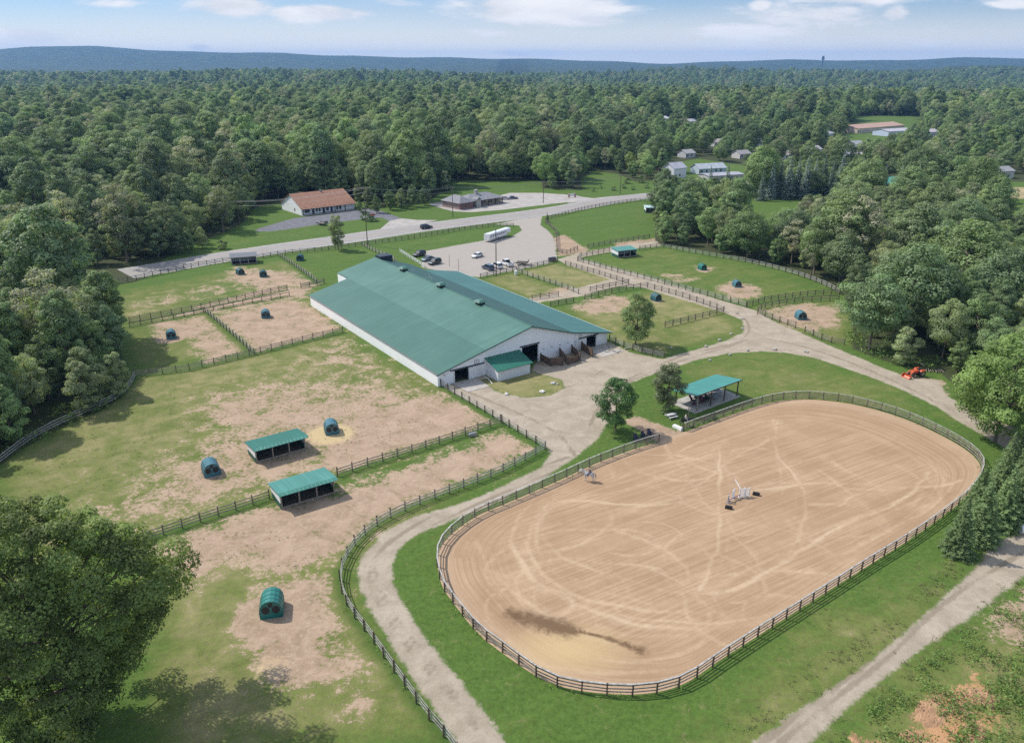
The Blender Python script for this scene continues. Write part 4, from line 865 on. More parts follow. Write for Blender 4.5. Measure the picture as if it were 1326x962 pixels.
for i, (x, y, r, m, l) in enumerate(((2.6, 3.1, .4, M_BLACK, 'black chair at the left back of the pavilion'), (3.5, 1.6, -.3, M_MAROON, 'dark red chair left of the pavilion middle'), (4.4, 2.6, .2, M_BLACK, 'black chair at the pavilion middle'), (5.3, 1.9, .1, M_BLACK, 'black chair right of the dark red chair'), (1.5, 1.9, .8, M_MAROON, 'dark red chair at the left edge of the pavilion'))):
    place(chair(l, m, 'chairs under the pavilion'), pa, prz, x, y, .12, r)
b = MB(); b.box(-.7, .7, -.35, .35, .0, .85); b.tube([(-.65, 0, .9), (.65, 0, .9)], .36, 10); o = b.build('barbecue', M_BLACK, bevel=.03); place(o, pa, prz, 4.9, 3.9, .12); tag(o, 'black barrel barbecue under the pavilion', 'barbecue')
x, y = G(869, 541); o = picnic_table('pale picnic table on the lawn beside the narrow tree', mat('pale_plank', (.55, .54, .55), .6)); o.location = (x, y, 0); o.rotation_euler = (0, 0, .45)
for u, v, r, l in ((824, 571, .3, 'dark chair behind the arena rail, nearest the shade tree'), (834, 568, .5, 'dark chair between the two others behind the arena rail'), (842, 565, .4, 'dark bench-like chair closest to the arena gateway')):
    x, y = G(u, v); o = chair(l, M_NAVY, 'chairs behind the arena rail'); o.location = (x, y, 0); o.rotation_euler = (0, 0, r)
x, y = G(875, 553); x2, y2 = G(880, 557.5)
b = MB(); b.box(-1.0, 1.0, -.3, .3, 0, .35); b.box(-.9, .9, -.25, .25, .35, .55); o = b.build('mounting_block', M_WHITE, bevel=.02); o.location = ((x+x2)/2, (y+y2)/2, 0); o.rotation_euler = (0, 0, -.9); tag(o, 'low white mounting block at the arena gateway', 'mounting block')

# ------------------------------------------------------------------ horses and riders
def skin(name, nodes, edges, m, parent=None, lv=2):
    """one continuous body grown round a skeleton: nodes (x, y, z, radius a, radius b)"""
    me = bpy.data.meshes.new('sk'); me.from_pydata([n[:3] for n in nodes], edges, []); o = bpy.data.objects.new('sk', me); COL.objects.link(o)
    md = o.modifiers.new('s', 'SKIN'); md.use_smooth_shade = True
    for i, n in enumerate(nodes): d = me.skin_vertices[0].data[i]; d.radius = (n[3], n[4] if len(n) > 4 else n[3]); d.use_root = (i == 0)
    s = o.modifiers.new('u', 'SUBSURF'); s.levels = lv; s.render_levels = lv
    dg = bpy.context.evaluated_depsgraph_get(); dg.update(); new = bpy.data.meshes.new_from_object(o.evaluated_get(dg)); bpy.data.objects.remove(o); bpy.data.meshes.remove(me)
    new.name = name
    for p in new.polygons: p.use_smooth = True
    return link(name, new, m, parent)
def horse(x, y, rz, coat, mane, label, down=0.0):
    t = empty('horse', x, y, 0, rz, label, 'horse')
    hz = 1.0-down
    N_ = [(-.1, 0, 1.25, .33, .31), (.30, 0, 1.22, .30, .33), (.58, 0, 1.30, .24, .30), (-.50, 0, 1.28, .30, .32), (-.72, 0, 1.24, .20, .24),        # 0-4 trunk, nose towards +x
          (.85, 0, 1.52*hz+.1, .13, .20), (1.10, 0, 1.82*hz, .09, .14), (1.22, 0, 1.92*hz, .10, .12), (1.45, 0, 1.72*hz, .075, .09), (1.62, 0, 1.55*hz, .06, .06)]
    E_ = [(0, 1), (1, 2), (0, 3), (3, 4), (2, 5), (5, 6), (6, 7), (7, 8), (8, 9)]
    for s, dx in ((1, .0), (-1, .22)):
        b = len(N_); N_ += [(.52, s*.18, 1.0, .13, .11), (.50+dx*.6, s*.18, .62, .065, .06), (.50+dx, s*.18, .30, .04, .04), (.53+dx, s*.18, .10, .045, .045), (.57+dx, s*.18, .03, .06, .055)]
        E_ += [(2, b), (b, b+1), (b+1, b+2), (b+2, b+3), (b+3, b+4)]
    for s, dx in ((1, -.05), (-1, .2)):
        b = len(N_); N_ += [(-.62, s*.18, 1.02, .17, .13), (-.48+dx, s*.18, .78, .10, .08), (-.74+dx, s*.18, .50, .055, .055), (-.68+dx, s*.18, .26, .04, .04), (-.65+dx, s*.18, .10, .045, .045), (-.60+dx, s*.18, .03, .06, .055)]
        E_ += [(4, b), (b, b+1), (b+1, b+2), (b+2, b+3), (b+3, b+4), (b+4, b+5)]
    for s in (1, -1): b = len(N_); N_ += [(1.17, s*.07, 2.06*hz, .025, .02)]; E_ += [(7, b)]
    body = skin('body', N_, E_, coat, t)
    skin('tail', [(-.70, 0, 1.38, .07), (-.90, 0, 1.24, .09), (-.97, 0, .88, .09), (-.96, 0, .5, .03)], [(0, 1), (1, 2), (2, 3)], mane, t, 1)
    skin('mane', [(1.12, 0, 2.02*hz, .035, .05), (.98, 0, 1.85*hz, .03, .09), (.78, 0, 1.66*hz+.06, .03, .09), (.6, 0, 1.58, .03, .06)], [(0, 1), (1, 2), (2, 3)], mane, t, 1)
    for s in (1, -1):
        e = MB(); e.tube([(1.30, s*.085, 1.86*hz), (1.31, s*.10, 1.86*hz)], .02, 6); e.build('eye', M_BLACK, body)
    return t
M_SKIN = mat('skin', (.55, .36, .27), .6, var=.05); M_HAIR = mat('hair', (.06, .04, .025), .7)
def rider(x, y, rz, top, legs, hat, label):
    t = empty('person', x, y, 0, rz, label, 'person'); z = 1.50
    N_ = [(-.05, 0, z+.10, .14, .16), (-.04, 0, z+.33, .12, .15), (-.01, 0, z+.52, .13, .19), (0, 0, z+.64, .05, .05), (.02, 0, z+.76, .085, .075), (.03, 0, z+.86, .08, .075)]
    E_ = [(0, 1), (1, 2), (2, 3), (3, 4), (4, 5)]
    for s in (1, -1):
        b = len(N_); N_ += [(.0, s*.20, z+.54, .055), (.02, s*.26, z+.30, .045), (.25, s*.16, z+.20, .035), (.31, s*.15, z+.20, .035)]; E_ += [(2, b), (b, b+1), (b+1, b+2), (b+2, b+3)]
        c = len(N_); N_ += [(.05, s*.22, z+.06, .10), (.30, s*.40, z-.22, .075), (.16, s*.42, z-.62, .05), (.16, s*.42, z-.70, .045), (.32, s*.42, z-.72, .035)]; E_ += [(0, c), (c, c+1), (c+1, c+2), (c+2, c+3), (c+3, c+4)]
        h = (.33, s*.15, z+.20); fn = len(N_)
        for k in range(5):        # five short fingers closing on the reins
            dy = (k-2)*.022; l = (.05, .062, .068, .06, .045)[k] if k else .045
            N_.append((h[0]+l*.7, h[1]+dy, h[2]-.01, .011)); N_.append((h[0]+l, h[1]+dy, h[2]-.045, .010)); E_ += [(b+3, len(N_)-2), (len(N_)-2, len(N_)-1)]
    body = skin('body', N_, E_, M_SKIN, t)
    def wear(name, nodes, edges, m): return skin(name, nodes, edges, m, t)
    wear('shirt', [(-.05, 0, z+.12, .155, .175), (-.04, 0, z+.33, .14, .17), (-.01, 0, z+.52, .145, .205), (0, .22, z+.545, .07), (.02, .265, z+.31, .058), (.2, .17, z+.21, .048), (0, -.22, z+.545, .07), (.02, -.265, z+.31, .058), (.2, -.17, z+.21, .048)], [(0, 1), (1, 2), (2, 3), (3, 4), (4, 5), (2, 6), (6, 7), (7, 8)], top)
    wear('breeches', [(-.05, 0, z+.06, .16, .18), (.05, .22, z+.06, .115), (.30, .40, z-.22, .09), (.17, .42, z-.55, .06), (.05, -.22, z+.06, .115), (.30, -.40, z-.22, .09), (.17, -.42, z-.55, .06)], [(0, 1), (1, 2), (2, 3), (0, 4), (4, 5), (5, 6)], legs)
    wear('helmet', [(.01, 0, z+.86, .10, .09), (.0, 0, z+.93, .09, .085), (.13, 0, z+.87, .04, .06)], [(0, 1), (0, 2)], hat)
    for s in (1, -1):
        e = MB(); e.tube([(.10, s*.03, z+.80), (.108, s*.03, z+.80)], .012, 6); e.build('eye', M_BLACK, body)
    e = MB(); e.hexa([(.09, -.014, z+.745), (.125, -.012, z+.75), (.125, .012, z+.75), (.09, .014, z+.745)], [(.09, -.008, z+.80), (.10, -.006, z+.79), (.10, .006, z+.79), (.09, .008, z+.80)]); e.build('nose', M_SKIN, body)
    e = MB(); e.box(.086, .102, -.025, .025, z+.712, z+.722); e.build('mouth', mat('lips', (.35, .14, .12), .6), body)
    return t
def saddle(x, y, rz, m, label):
    o = skin('saddle', [(.18, 0, 1.55, .14, .06), (-.05, 0, 1.53, .20, .06), (-.3, 0, 1.58, .17, .05), (-.02, .26, 1.35, .12, .05), (-.02, -.26, 1.35, .12, .05)], [(0, 1), (1, 2), (1, 3), (1, 4)], m, None, 1)
    o.location = (x, y, 0); o.rotation_euler = (0, 0, rz); tag(o, label, 'saddle'); return o
x, y = G(763, 623); horse(x, y, R_(172), mat('grey_coat', (.62, .61, .60), .6, var=.2, scale=2), mat('grey_mane', (.35, .34, .34), .8), 'pale grey horse walking along the arena rail with a rider')
saddle(x, y, R_(172), M_NAVY, 'dark saddle on the pale grey horse'); rider(x, y, R_(172), M_NAVY, mat('dark_breeches', (.03, .028, .05), .7), M_BLACK, 'person in dark top and helmet riding the pale grey horse')
x, y = G(887, 552); horse(x, y, R_(5), mat('black_coat', (.02, .018, .016), .4), M_BLACK, 'black horse standing behind the arena rail by the gateway', down=.12)
saddle(x, y, R_(5), M_BLACK, 'black saddle on the black horse'); rider(x, y, R_(5), mat('grey_shirt', (.42, .42, .44), .8), mat('grey_breeches', (.30, .30, .31), .8), M_BLACK, 'person in light grey shirt sitting on the black horse')
x, y = G(891, 541); b = MB(); b.tube([(0, 0, 0), (0, 0, 2.3)], .07, 6); o = b.build('wooden_post', M_WOOD); o.location = (x, y, 0); tag(o, 'slim wooden post on the grass behind the black horse', 'post')

# ------------------------------------------------------------------ jumps in the arena
def standard(x, y, rz, h, m, label, grp='jump standards in the arena'):
    t = empty('jump_standard', x, y, 0, rz, label, 'jump standard', grp)
    for xx in (-.35, .35): b = MB(); b.box(xx-.05, xx+.05, -.05, .05, .1, h); b.build('upright', m, t)
    b = MB()
    for i in range(6): q = -.25+i*.1; b.box(q-.02, q+.02, -.02, .02, .25, h*.86)
    b.build('slats', m, t)
    for zz in (.22, h*.86): b = MB(); b.box(-.30, .30, -.035, .035, zz-.05, zz+.03); b.build('crossbar', m, t)
    for xx in (-.35, .35): b = MB(); b.box(xx-.05, xx+.05, -.35, .35, 0, .1); b.build('foot', m, t)
def pole(a, b_, m, label, z0=.08, z1=.08):
    b = MB(); b.tube([(0, 0, z0), (b_[0]-a[0], b_[1]-a[1], z1)], .055, 7); o = b.build('jump_pole', m); o.location = (a[0], a[1], 0); tag(o, label, 'pole', 'jump poles in the arena')
M_JG = mat('grey_jump', (.40, .41, .45), .6)
x, y = G(943, 650); standard(x, y, 1.2, 1.3, M_JG, 'grey jump wing at the near end of the jump')
x, y = G(949, 645); standard(x, y, .9, 1.5, M_WHITE, 'white jump wing beside the grey one')
x, y = G(960, 644); standard(x, y, .2, 1.6, M_WHITE, 'white slatted jump wing in the middle of the jump')
x, y = G(967, 643); standard(x, y, .3, 1.5, M_WHITE, 'rightmost white slatted jump wing')
pole(G(950, 636), G(960, 643), M_WHITE, 'white pole leaning up on the jump wings', 2.0, .9)
pole(G(942, 651), G(958, 645), mat('purple_pole', (.28, .12, .25), .6), 'purple striped pole low between the jump wings', .5, .55)
pole(G(944, 653), G(966, 644), M_WOOD, 'brown pole lying on the sand below the jump', .06, .06)
for u, v, l in ((943.5, 658.5, 'black block on the sand in front of the jump'), (979, 641, 'black block on the sand right of the jump')):
    x, y = G(u, v); b = MB(); b.box(-.5, .5, -.25, .25, 0, .35); b.box(-.42, .42, -.18, .18, .35, .45); o = b.build('jump_block', M_BLACK, bevel=.02); o.location = (x, y, .02); o.rotation_euler = (0, 0, -.4); tag(o, l, 'block')

# ------------------------------------------------------------------ vehicles (nose towards +x)
def paint(name, col, metal=.3): return mat(name, col, .25, metal=metal, var=.03, spec=.7)
def wheel(x, y, r, w, parent):
    b = MB(); b.tube([(0, -w/2, 0), (0, w/2, 0)], r, 16); o = b.build('wheel', M_TYRE, parent); o.location = (x, y, r)
    s = 1 if y > 0 else -1; c = MB(); c.tube([(0, s*w*.5, 0), (0, s*w*.5+s*.012, 0)], r*.62, 12); c.build('rim', M_RIM, o)
def car(x, y, rz, kind, pm, label, grp=None):
    t = empty({'pickup': 'pickup_truck'}.get(kind, 'parked_car') if grp else 'car', x, y, 0, rz, label, {'pickup': 'pickup truck', 'suv': 'SUV'}.get(kind, 'car'), grp)
    L, W, H = {'suv': (4.7, 1.9, 1.75), 'sedan': (4.7, 1.84, 1.45), 'pickup': (5.8, 2.0, 1.9)}[kind]; hw = W/2
    belt = {'suv': 1.02, 'sedan': .92, 'pickup': 1.12}[kind]; hood = belt-.08
    prof = [(-L/2, .32), (-L/2-.02, .6), (-L/2+.04, belt-.02), (-L/2+.2, belt), (L*.20, belt), (L/2-.35, hood), (L/2-.05, hood-.2), (L/2, .55), (L/2-.03, .32)]
    b = MB(); b.v = []; n = len(prof)
    for i, (px, pz) in enumerate(prof): b.v += [(px, -hw*(.94 if pz > .9 or abs(px) > L/2-.1 else 1), pz), (px, hw*(.94 if pz > .9 or abs(px) > L/2-.1 else 1), pz)]
    b.f = [(2*i, 2*i+1, 2*(i+1)+1, 2*(i+1)) for i in range(n-1)]+[(2*(n-1), 2*(n-1)+1, 1, 0), tuple(2*i for i in range(n)), tuple(2*i+1 for i in range(n-1, -1, -1))]
    b.build('body', pm, t, bevel=.05, seg=2)
    if kind == 'suv': c = (-L/2+.12, -L/2+.4, L*.08, L*.23)
    elif kind == 'sedan': c = (-L/2+.55, -L/2+1.25, L*.06, L*.24)
    else: c = (-L*.10, -L*.08, L*.12, L*.24)
    x0, x1, x2, x3 = c; iw = hw*.92; tw = hw*.74
    g = MB(); g.hexa([(x0, -iw, belt-.01), (x3, -iw, belt-.01), (x3, iw, belt-.01), (x0, iw, belt-.01)], [(x1, -tw, H-.05), (x2, -tw, H-.05), (x2, tw, H-.05), (x1, tw, H-.05)]); g.build('windows', M_GLASS, t)
    r = MB(); r.hexa([(x1-.04, -tw-.02, H-.06), (x2+.05, -tw-.02, H-.06), (x2+.05, tw+.02, H-.06), (x1-.04, tw+.02, H-.06)], [(x1+.05, -tw+.06, H), (x2-.05, -tw+.06, H), (x2-.05, tw-.06, H), (x1+.05, tw-.06, H)]); r.build('roof', pm, t, bevel=.02)
    pl = MB()
    for s in (-1, 1):
        for (a, b2) in ((x0, x1), (x3, x2), ((x0+x3)/2-.05, (x1+x2)/2-.05)):
            pl.tube([(a, s*(iw+.005), belt), (b2, s*(tw+.01), H-.05)], .045, 4)
    pl.build('pillar', pm, t)
    if kind == 'pickup':
        k = MB(); k.box(-L/2+.12, x0-.12, -hw*.8, hw*.8, belt+.003, belt+.01); k.build('bed', M_BLACK, t)
        for s in (-1, 1): k = MB(); k.box(-L/2+.02, x0-.02, s*hw*.88-.06, s*hw*.88+.06, belt-.03, belt+.14); k.build('bed_side', pm, t)
        k = MB(); k.box(-L/2, -L/2+.08, -hw*.8, hw*.8, belt-.03, belt+.14); k.build('tailgate', pm, t)
    R = .36 if kind != 'pickup' else .41
    for xx in (-L*.30, L*.31):
        for s in (-1, 1): wheel(xx, s*(hw-.11), R, .24, t)
    for s in (-1, 1):
        b = MB(); b.box(L/2-.07, L/2+.015, s*hw*.68-.17, s*hw*.68+.17, .62, .76); b.build('headlight', M_STEEL, t)
        b = MB(); b.box(-L/2-.04, -L/2+.03, s*hw*.78-.10, s*hw*.78+.10, .65, .88); b.build('tail_light', mat('red_lamp', (.35, .02, .02), .3), t)
        b = MB(); b.box(x3-.32, x3-.14, s*(hw+.08)-.09, s*(hw+.08)+.09, belt, belt+.14); b.build('wing_mirror', pm, t)
    return t
def head(u0, v0, u1, v1): a = G(u0, v0); b = G(u1, v1); return math.atan2(b[1]-a[1], b[0]-a[0])
hd = head(553, 328, 534, 333)
GR = 'cars parked in the gravel lot'
for u, v, kind, col, lab in ((543, 331.5, 'suv', (.025, .028, .04), 'black SUV, topmost of the three cars facing the white rail'), (554, 337.5, 'sedan', (.10, .14, .18), 'blue grey sedan squeezed between the two dark SUVs'), (563, 342, 'suv', (.05, .06, .065), 'charcoal SUV lowest of the three cars facing the white rail')):
    x, y = G(u, v); car(x, y, hd, kind, paint('paint_%d' % u, col), lab, GR)
x, y = G(618, 333); car(x, y, head(610, 334, 625, 329)+math.pi, 'sedan', paint('paint_white', (.72, .72, .72), 0), 'white sedan standing alone in the middle of the lot', GR)
x, y = G(632, 349); car(x, y, head(640, 350, 626, 345), 'suv', paint('paint_blue', (.09, .13, .18)), 'blue grey SUV beside the utility pole in the lot', GR)
x, y = G(643.5, 346.5); car(x, y, head(651, 348, 637, 342), 'suv', paint('paint_white', (.72, .72, .72), 0), 'white car between the blue grey SUV and the white pickup', GR)
x, y = G(656, 343.5); car(x, y, head(663, 345, 649, 339), 'pickup', paint('paint_white', (.72, .72, .72), 0), 'white pickup truck at the lower edge of the lot', GR)
i = int(np.argmin(np.abs(ROADC[:, 0]-G(551, 291)[0]))); c_ = ROADC[i]; td = ROADT[i]; ra = math.atan2(td[1], td[0])
car(c_[0]-td[1]*1.8*0-td[1]*(-2.6), c_[1]+td[0]*(-2.6), ra, 'suv', paint('paint_dark', (.03, .035, .05)), 'dark SUV driving along the highway')
for u, v, a, col, lab in ((654, 258.5, .2, (.55, .55, .6), 'pale car at the brick building right side'), (664, 258, .2, (.10, .10, .2), 'dark blue car parked beyond the brick building')):
    x, y = G(u, v); car(x, y, a, 'sedan', paint('paint_l%d' % u, col), lab, 'cars by the brick building')
x, y = G(403, 288.0)
def mini_trailer(x, y, rz, label, L=3.6, W=1.9, side=None, ramp=True):
    t = empty('utility_trailer', x, y, 0, rz, label, 'trailer')
    b = MB(); b.box(-L/2, L/2, -W/2, W/2, .55, .68); b.build('deck', M_WOOD, t)
    for s in (-1, 1):
        b = MB(); b.box(-L/2, L/2, s*W/2-.03, s*W/2+.03, .69, .95); b.build('side_rail', M_BLACK, t); wheel(-.2, s*(W/2+.16), .34, .2, t)
        b = MB(); b.box(-.65, .25, s*(W/2+.16)-.14, s*(W/2+.16)+.14, .72, .78); b.build('mudguard', M_BLACK, t)
    b = MB(); b.tube([(L/2, -.5, .6), (L/2+1.3, 0, .55), (L/2, .5, .6)], .05, 5); b.build('drawbar', M_BLACK, t)
    if ramp: b = MB(); b.hexa([(-L/2-.05, -W/2, .68), (-L/2, -W/2, .68), (-L/2, W/2, .68), (-L/2-.05, W/2, .68)], [(-L/2-.35, -W/2, 1.8), (-L/2-.3, -W/2, 1.8), (-L/2-.3, W/2, 1.8), (-L/2-.35, W/2, 1.8)]); b.build('ramp', M_RAIL, t)
x, y = G(676, 343); mini_trailer(x, y, 2.9, 'small flat utility trailer right of the white pickup')
x, y = G(417, 291.5); mini_trailer(x, y, 2.5, 'black utility trailer on the grass edge before the white shop', 4.5, 2.0)
def horse_trailer(x, y, rz):
    t = empty('horse_trailer', x, y, 0, rz, 'long white horse trailer with a row of windows in the lot', 'horse trailer'); L, W, z0, H = 11.5, 2.4, .55, 2.95
    prof = [(-W/2, z0), (W/2, z0), (W/2, H-.35), (W/2-.12, H-.12), (W/2-.4, H), (-W/2+.4, H), (-W/2+.12, H-.12), (-W/2, H-.35)]
    b = MB(); b.wall([(-L/2, p[0], p[1]) for p in prof], (L, 0, 0)); b.build('body', paint('trailer_white', (.72, .73, .74), 0), t, bevel=.03)
    b = MB(); b.wall([(L/2+.001, p[0], max(p[1], 1.5)) for p in prof], (2.2, 0, 0)); b.build('gooseneck', paint('trailer_white', (.72, .73, .74), 0), t)
    for s in (-1, 1):
        for k in range(8): b = MB(); x0 = -L/2+.6+k*1.3; b.box(x0, x0+.75, s*(W/2+.012)-.01, s*(W/2+.012)+.01, 1.75, 2.3); b.build('window', M_GLASS, t)
        for k in range(2): wheel(-.9+k*.95, s*(W/2-.05), .4, .25, t)
        b = MB(); b.box(-1.5, .6, s*(W/2+.03)-.06, s*(W/2+.03)+.06, .86, .93); b.build('mudguard', M_STEEL, t)
        b = MB(); b.box(-L/2, L/2, s*(W/2+.008)-.006, s*(W/2+.008)+.006, .75, .9); b.build('trim_strip', M_STEEL, t)
    b = MB(); b.tube([(L/2+1.9, 0, 1.5), (L/2+1.9, 0, .0)], .07, 6); b.build('jack', M_STEEL, t)
    for yy in (-.6, .6): b = MB(); b.box(-L/2-.03, -L/2+.0, yy-.5, yy+.5, .7, 2.6); b.build('rear_door', M_WHITE, t)
x, y = G(642, 310); horse_trailer(x, y, head(629, 313, 657, 304))
def tractor(x, y, rz):
    t = empty('tractor', x, y, 0, rz, 'orange compact tractor with front loader bucket by the right wood', 'tractor'); O = mat('orange_paint', (.55, .095, .03), .4, var=.08)
    b = MB(); b.hexa([(.0, -.36, .75), (1.5, -.30, .75), (1.5, .30, .75), (.0, .36, .75)], [(.0, -.32, 1.45), (1.4, -.24, 1.28), (1.4, .24, 1.28), (.0, .32, 1.45)]); b.build('hood', O, t, bevel=.04)
    b = MB(); b.box(-1.1, 1.3, -.22, .22, .45, .78); b.build('chassis', M_BLACK, t)
    for s in (-1, 1):
        wheel(-.75, s*.72, .68, .42, t); wheel(1.05, s*.62, .42, .28, t)
        b = MB(); b.hexa([(-1.35, s*.72-.24, 1.15), (-.1, s*.72-.24, 1.15), (-.1, s*.72+.24, 1.15), (-1.35, s*.72+.24, 1.15)], [(-1.15, s*.72-.22, 1.48), (-.3, s*.72-.22, 1.48), (-.3, s*.72+.22, 1.48), (-1.15, s*.72+.22, 1.48)]); b.build('fender', O, t, bevel=.03)
        b = MB(); b.tube([(-.05, s*.48, 1.3), (1.4, s*.48, 1.25), (2.3, s*.48, .5)], .09, 6); b.build('loader_arm', O, t)
        b = MB(); b.tube([(-1.1, s*.5, 1.2), (-1.15, s*.5, 2.3)], .05, 5); b.build('roll_bar', M_BLACK, t)
    b = MB(); b.tube([(-1.15, -.5, 2.3), (-1.15, .5, 2.3)], .05, 5); b.build('roll_bar', M_BLACK, t)
    b = MB(); b.box(-.9, -.4, -.26, .26, 1.1, 1.25); b.box(-.98, -.86, -.26, .26, 1.25, 1.65); b.build('seat', M_BLACK, t, bevel=.03)
    b = MB(); b.tube([(-.1, 0, 1.4), (-.25, 0, 1.62)], .03, 5); b.tube([(-.26+.2*math.cos(a)*.4, .2*math.sin(a), 1.62+.08*math.cos(a)) for a in np.linspace(0, 6.28, 13)], .02, 4); b.build('steering_wheel', M_BLACK, t)
    b = MB(); n = 7; W = .98; pr = [(2.95, .06), (2.4, .03), (2.18, .2), (2.15, .5), (2.35, .78)]
    for s in (-1, 1): b.wall([(p[0], s*W, p[1]) for p in pr], (0, .03*s, 0))
    for i in range(len(pr)-1):
        (a0, c0), (a1, c1) = pr[i], pr[i+1]; b.hexa([(a0, -W, c0), (a1, -W, c1), (a1, W, c1), (a0, W, c0)], [(a0-.03, -W, c0+.03), (a1+.03, -W, c1+.03), (a1+.03, W, c1+.03), (a0-.03, W, c0+.03)])
    b.build('bucket', O, t)
x, y = G(1186, 487); tractor(x, y, R_(200))
x, y = G(1208, 481.5)
b = MB()
for i in range(9): b.tube([(-2+i*.5, -.4+.2*math.sin(i*2.1), .15), (-1.5+i*.4, .7, .25+.1*(i % 3))], .07, 6)
o = b.build('log_pile', M_WOOD); o.location = (x, y, 0); tag(o, 'heap of grey poles on the ground right of the tractor', 'pole pile')
x, y = G(1328, 690); b = MB(); b.tube([(-.9, 0, .62), (.9, 0, .62)], .6, 18); o = b.build('white_tank', M_WHITE, bevel=.05); o.location = (x, y, 0); tag(o, 'white round tank at the track edge behind the spruces', 'tank')

# ------------------------------------------------------------------ roadside buildings
M_ORROOF = mat('orange_shingle', (.31, .155, .095), .85, var=.18, scale=1.0, bump=.3, stretch=(1, 3, 1)); M_GRROOF = mat('grey_shingle', (.22, .22, .235), .85, var=.16, scale=1.0, bump=.3, stretch=(1, 3, 1))
def brick(name, c1, c2):
    m = bpy.data.materials.new(name); m.use_nodes = True; N = NT(m.node_tree); b = N.n['Principled BSDF']; tc = N.new('ShaderNodeTexCoord')
    mp = N.new('ShaderNodeMapping'); mp.inputs['Rotation'].default_value = (R_(90), 0, 0); N.l.new(tc.outputs['Object'], mp.inputs[0])
    t = N.new('ShaderNodeTexBrick'); t.inputs['Scale'].default_value = 2.2; t.inputs['Color1'].default_value = (*c1, 1); t.inputs['Color2'].default_value = (*c2, 1); t.inputs['Mortar'].default_value = (.3, .27, .25, 1); N.l.new(mp.outputs[0], t.inputs[0])
    N.l.new(t.outputs[0], b.inputs['Base Color']); b.inputs['Roughness'].default_value = .9; MATS[name] = m; return m
def gable_house(name, FL, FR, D, he, zr, wallm, roofm, label, cat='building', over=.5, wins=(), doors=(), z=0, grp=None, chim=None):
    a = Vector(G(*FL)); b = Vector(G(*FR)); u = (b-a).normalized(); W = (b-a).length; rz = math.atan2(u.y, u.x)
    t = empty(name, a.x, a.y, z, rz, label, cat, grp)
    w = MB(); w.box(0, W, 0, .2, 0, he); w.box(0, W, D-.2, D, 0, he)
    for x in (0, W-.2): w.box(x, x+.2, .2, D-.2, 0, he-.01); w.wall([(x, .2, he-.01), (x, D-.2, he-.01), (x, D/2, zr-.25)], (.2, 0, 0))
    w.build('wall', wallm, t)
    k = (zr-he)/(D/2)
    for s in (0, 1):
        y0, y1 = (-over, D/2) if s == 0 else (D+over, D/2)
        p = [(-over, y0, he-k*over+.12), (W+over, y0, he-k*over+.12), (W+over, y1, zr+.12), (-over, y1, zr+.12)]
        MB().slab(p if s == 0 else p[::-1], .16).build('roof', roofm, t)
    for x0, x1, z0, z1 in wins:
        b_ = MB(); b_.box(x0, x1, -.03, .0, z0, z1); wn = b_.build('window', M_GLASS, t)
        f = MB(); f.box(x0-.08, x0, -.05, -.005, z0-.08, z1+.08); f.box(x1, x1+.08, -.05, -.005, z0-.08, z1+.08); f.box(x0, x1, -.05, -.005, z1, z1+.08); f.box(x0, x1, -.05, -.005, z0-.08, z0); f.build('frame', M_WHITE, wn)
    for x0, x1, z1 in doors: b_ = MB(); b_.box(x0, x1, -.04, .0, .05, z1); b_.build('door', M_NAVY, t)
    if chim: b_ = MB(); b_.box(chim[0]-.5, chim[0]+.5, D/2-.5+chim[1], D/2+.5+chim[1], zr-1, zr+1.3); b_.build('chimney', brick('chimney_brick', (.35, .2, .16), (.3, .17, .13)), t)
    return t, W
M_WSID = siding('shop_siding', (.84, .84, .85), (.5, .5, .5), vert=False, pitch=.18, stain=.2)
t, W = gable_house('roadside_shop', (391, 279.6), (459, 271.2), 19.5, 3.2, 7.6, M_WSID, M_ORROOF, 'white roadside building with orange brown shingle roof and dark porch posts', over=.5,
    wins=((1.3, 3.6, .9, 2.3), (6.3, 7.2, .9, 2.3), (7.6, 8.5, .9, 2.3), (11.0, 12.2, .8, 2.4), (15.6, 16.6, .8, 2.3), (17.0, 18.0, .8, 2.3)), doors=((4.6, 5.6, 2.2), (9.4, 10.4, 2.3), (13.0, 14.0, 2.3)))
for i in range(6):
    b = MB(); x0 = .1+(W-.4)*i/5; b.box(x0, x0+.28, -1.3, -1.02, 0, 2.75); b.build('porch_post', M_POST, t)
b = MB(); b.slab([(-.5, -1.4, 2.78), (W+.5, -1.4, 2.78), (W+.5, -.5, 3.0), (-.5, -.5, 3.0)], .1); b.build('porch_roof', M_ORROOF, t)
b = MB(); b.box(0, W, -1.25, -1.1, .45, .6); b.build('porch_rail', M_POST, t); b = MB(); b.box(0, W, -1.5, .0, .0, .1); b.build('porch_floor', M_CONC, t)
b = MB(); b.box(-.03, -.001, 6, 6.9, 1.0, 2.2); b.build('side_window', M_GLASS, t); b = MB(); b.box(W*.55, W*.55+.7, 9.0, 9.7, 7.0, 8.3); b.build('roof_vent', M_STEEL, t)
def hip(t, x0, x1, y0, y1, he, zr, m, along='x'):
    o = .6; x0 -= o; x1 += o; y0 -= o; y1 += o
    if along == 'x': d = (y1-y0)/2; A = (x0+d, (y0+y1)/2, zr); B = (x1-d, (y0+y1)/2, zr); fs = [(0, 1, 5, 4), (1, 2, 5), (2, 3, 4, 5), (3, 0, 4), (3, 2, 1, 0)]
    else: d = (x1-x0)/2; A = ((x0+x1)/2, y0+d, zr); B = ((x0+x1)/2, y1-d, zr); fs = [(0, 1, 4), (1, 2, 5, 4), (2, 3, 5), (3, 0, 4, 5), (3, 2, 1, 0)]
    MB().add([(x0, y0, he), (x1, y0, he), (x1, y1, he), (x0, y1, he), A, B], fs).build('roof', m, t)
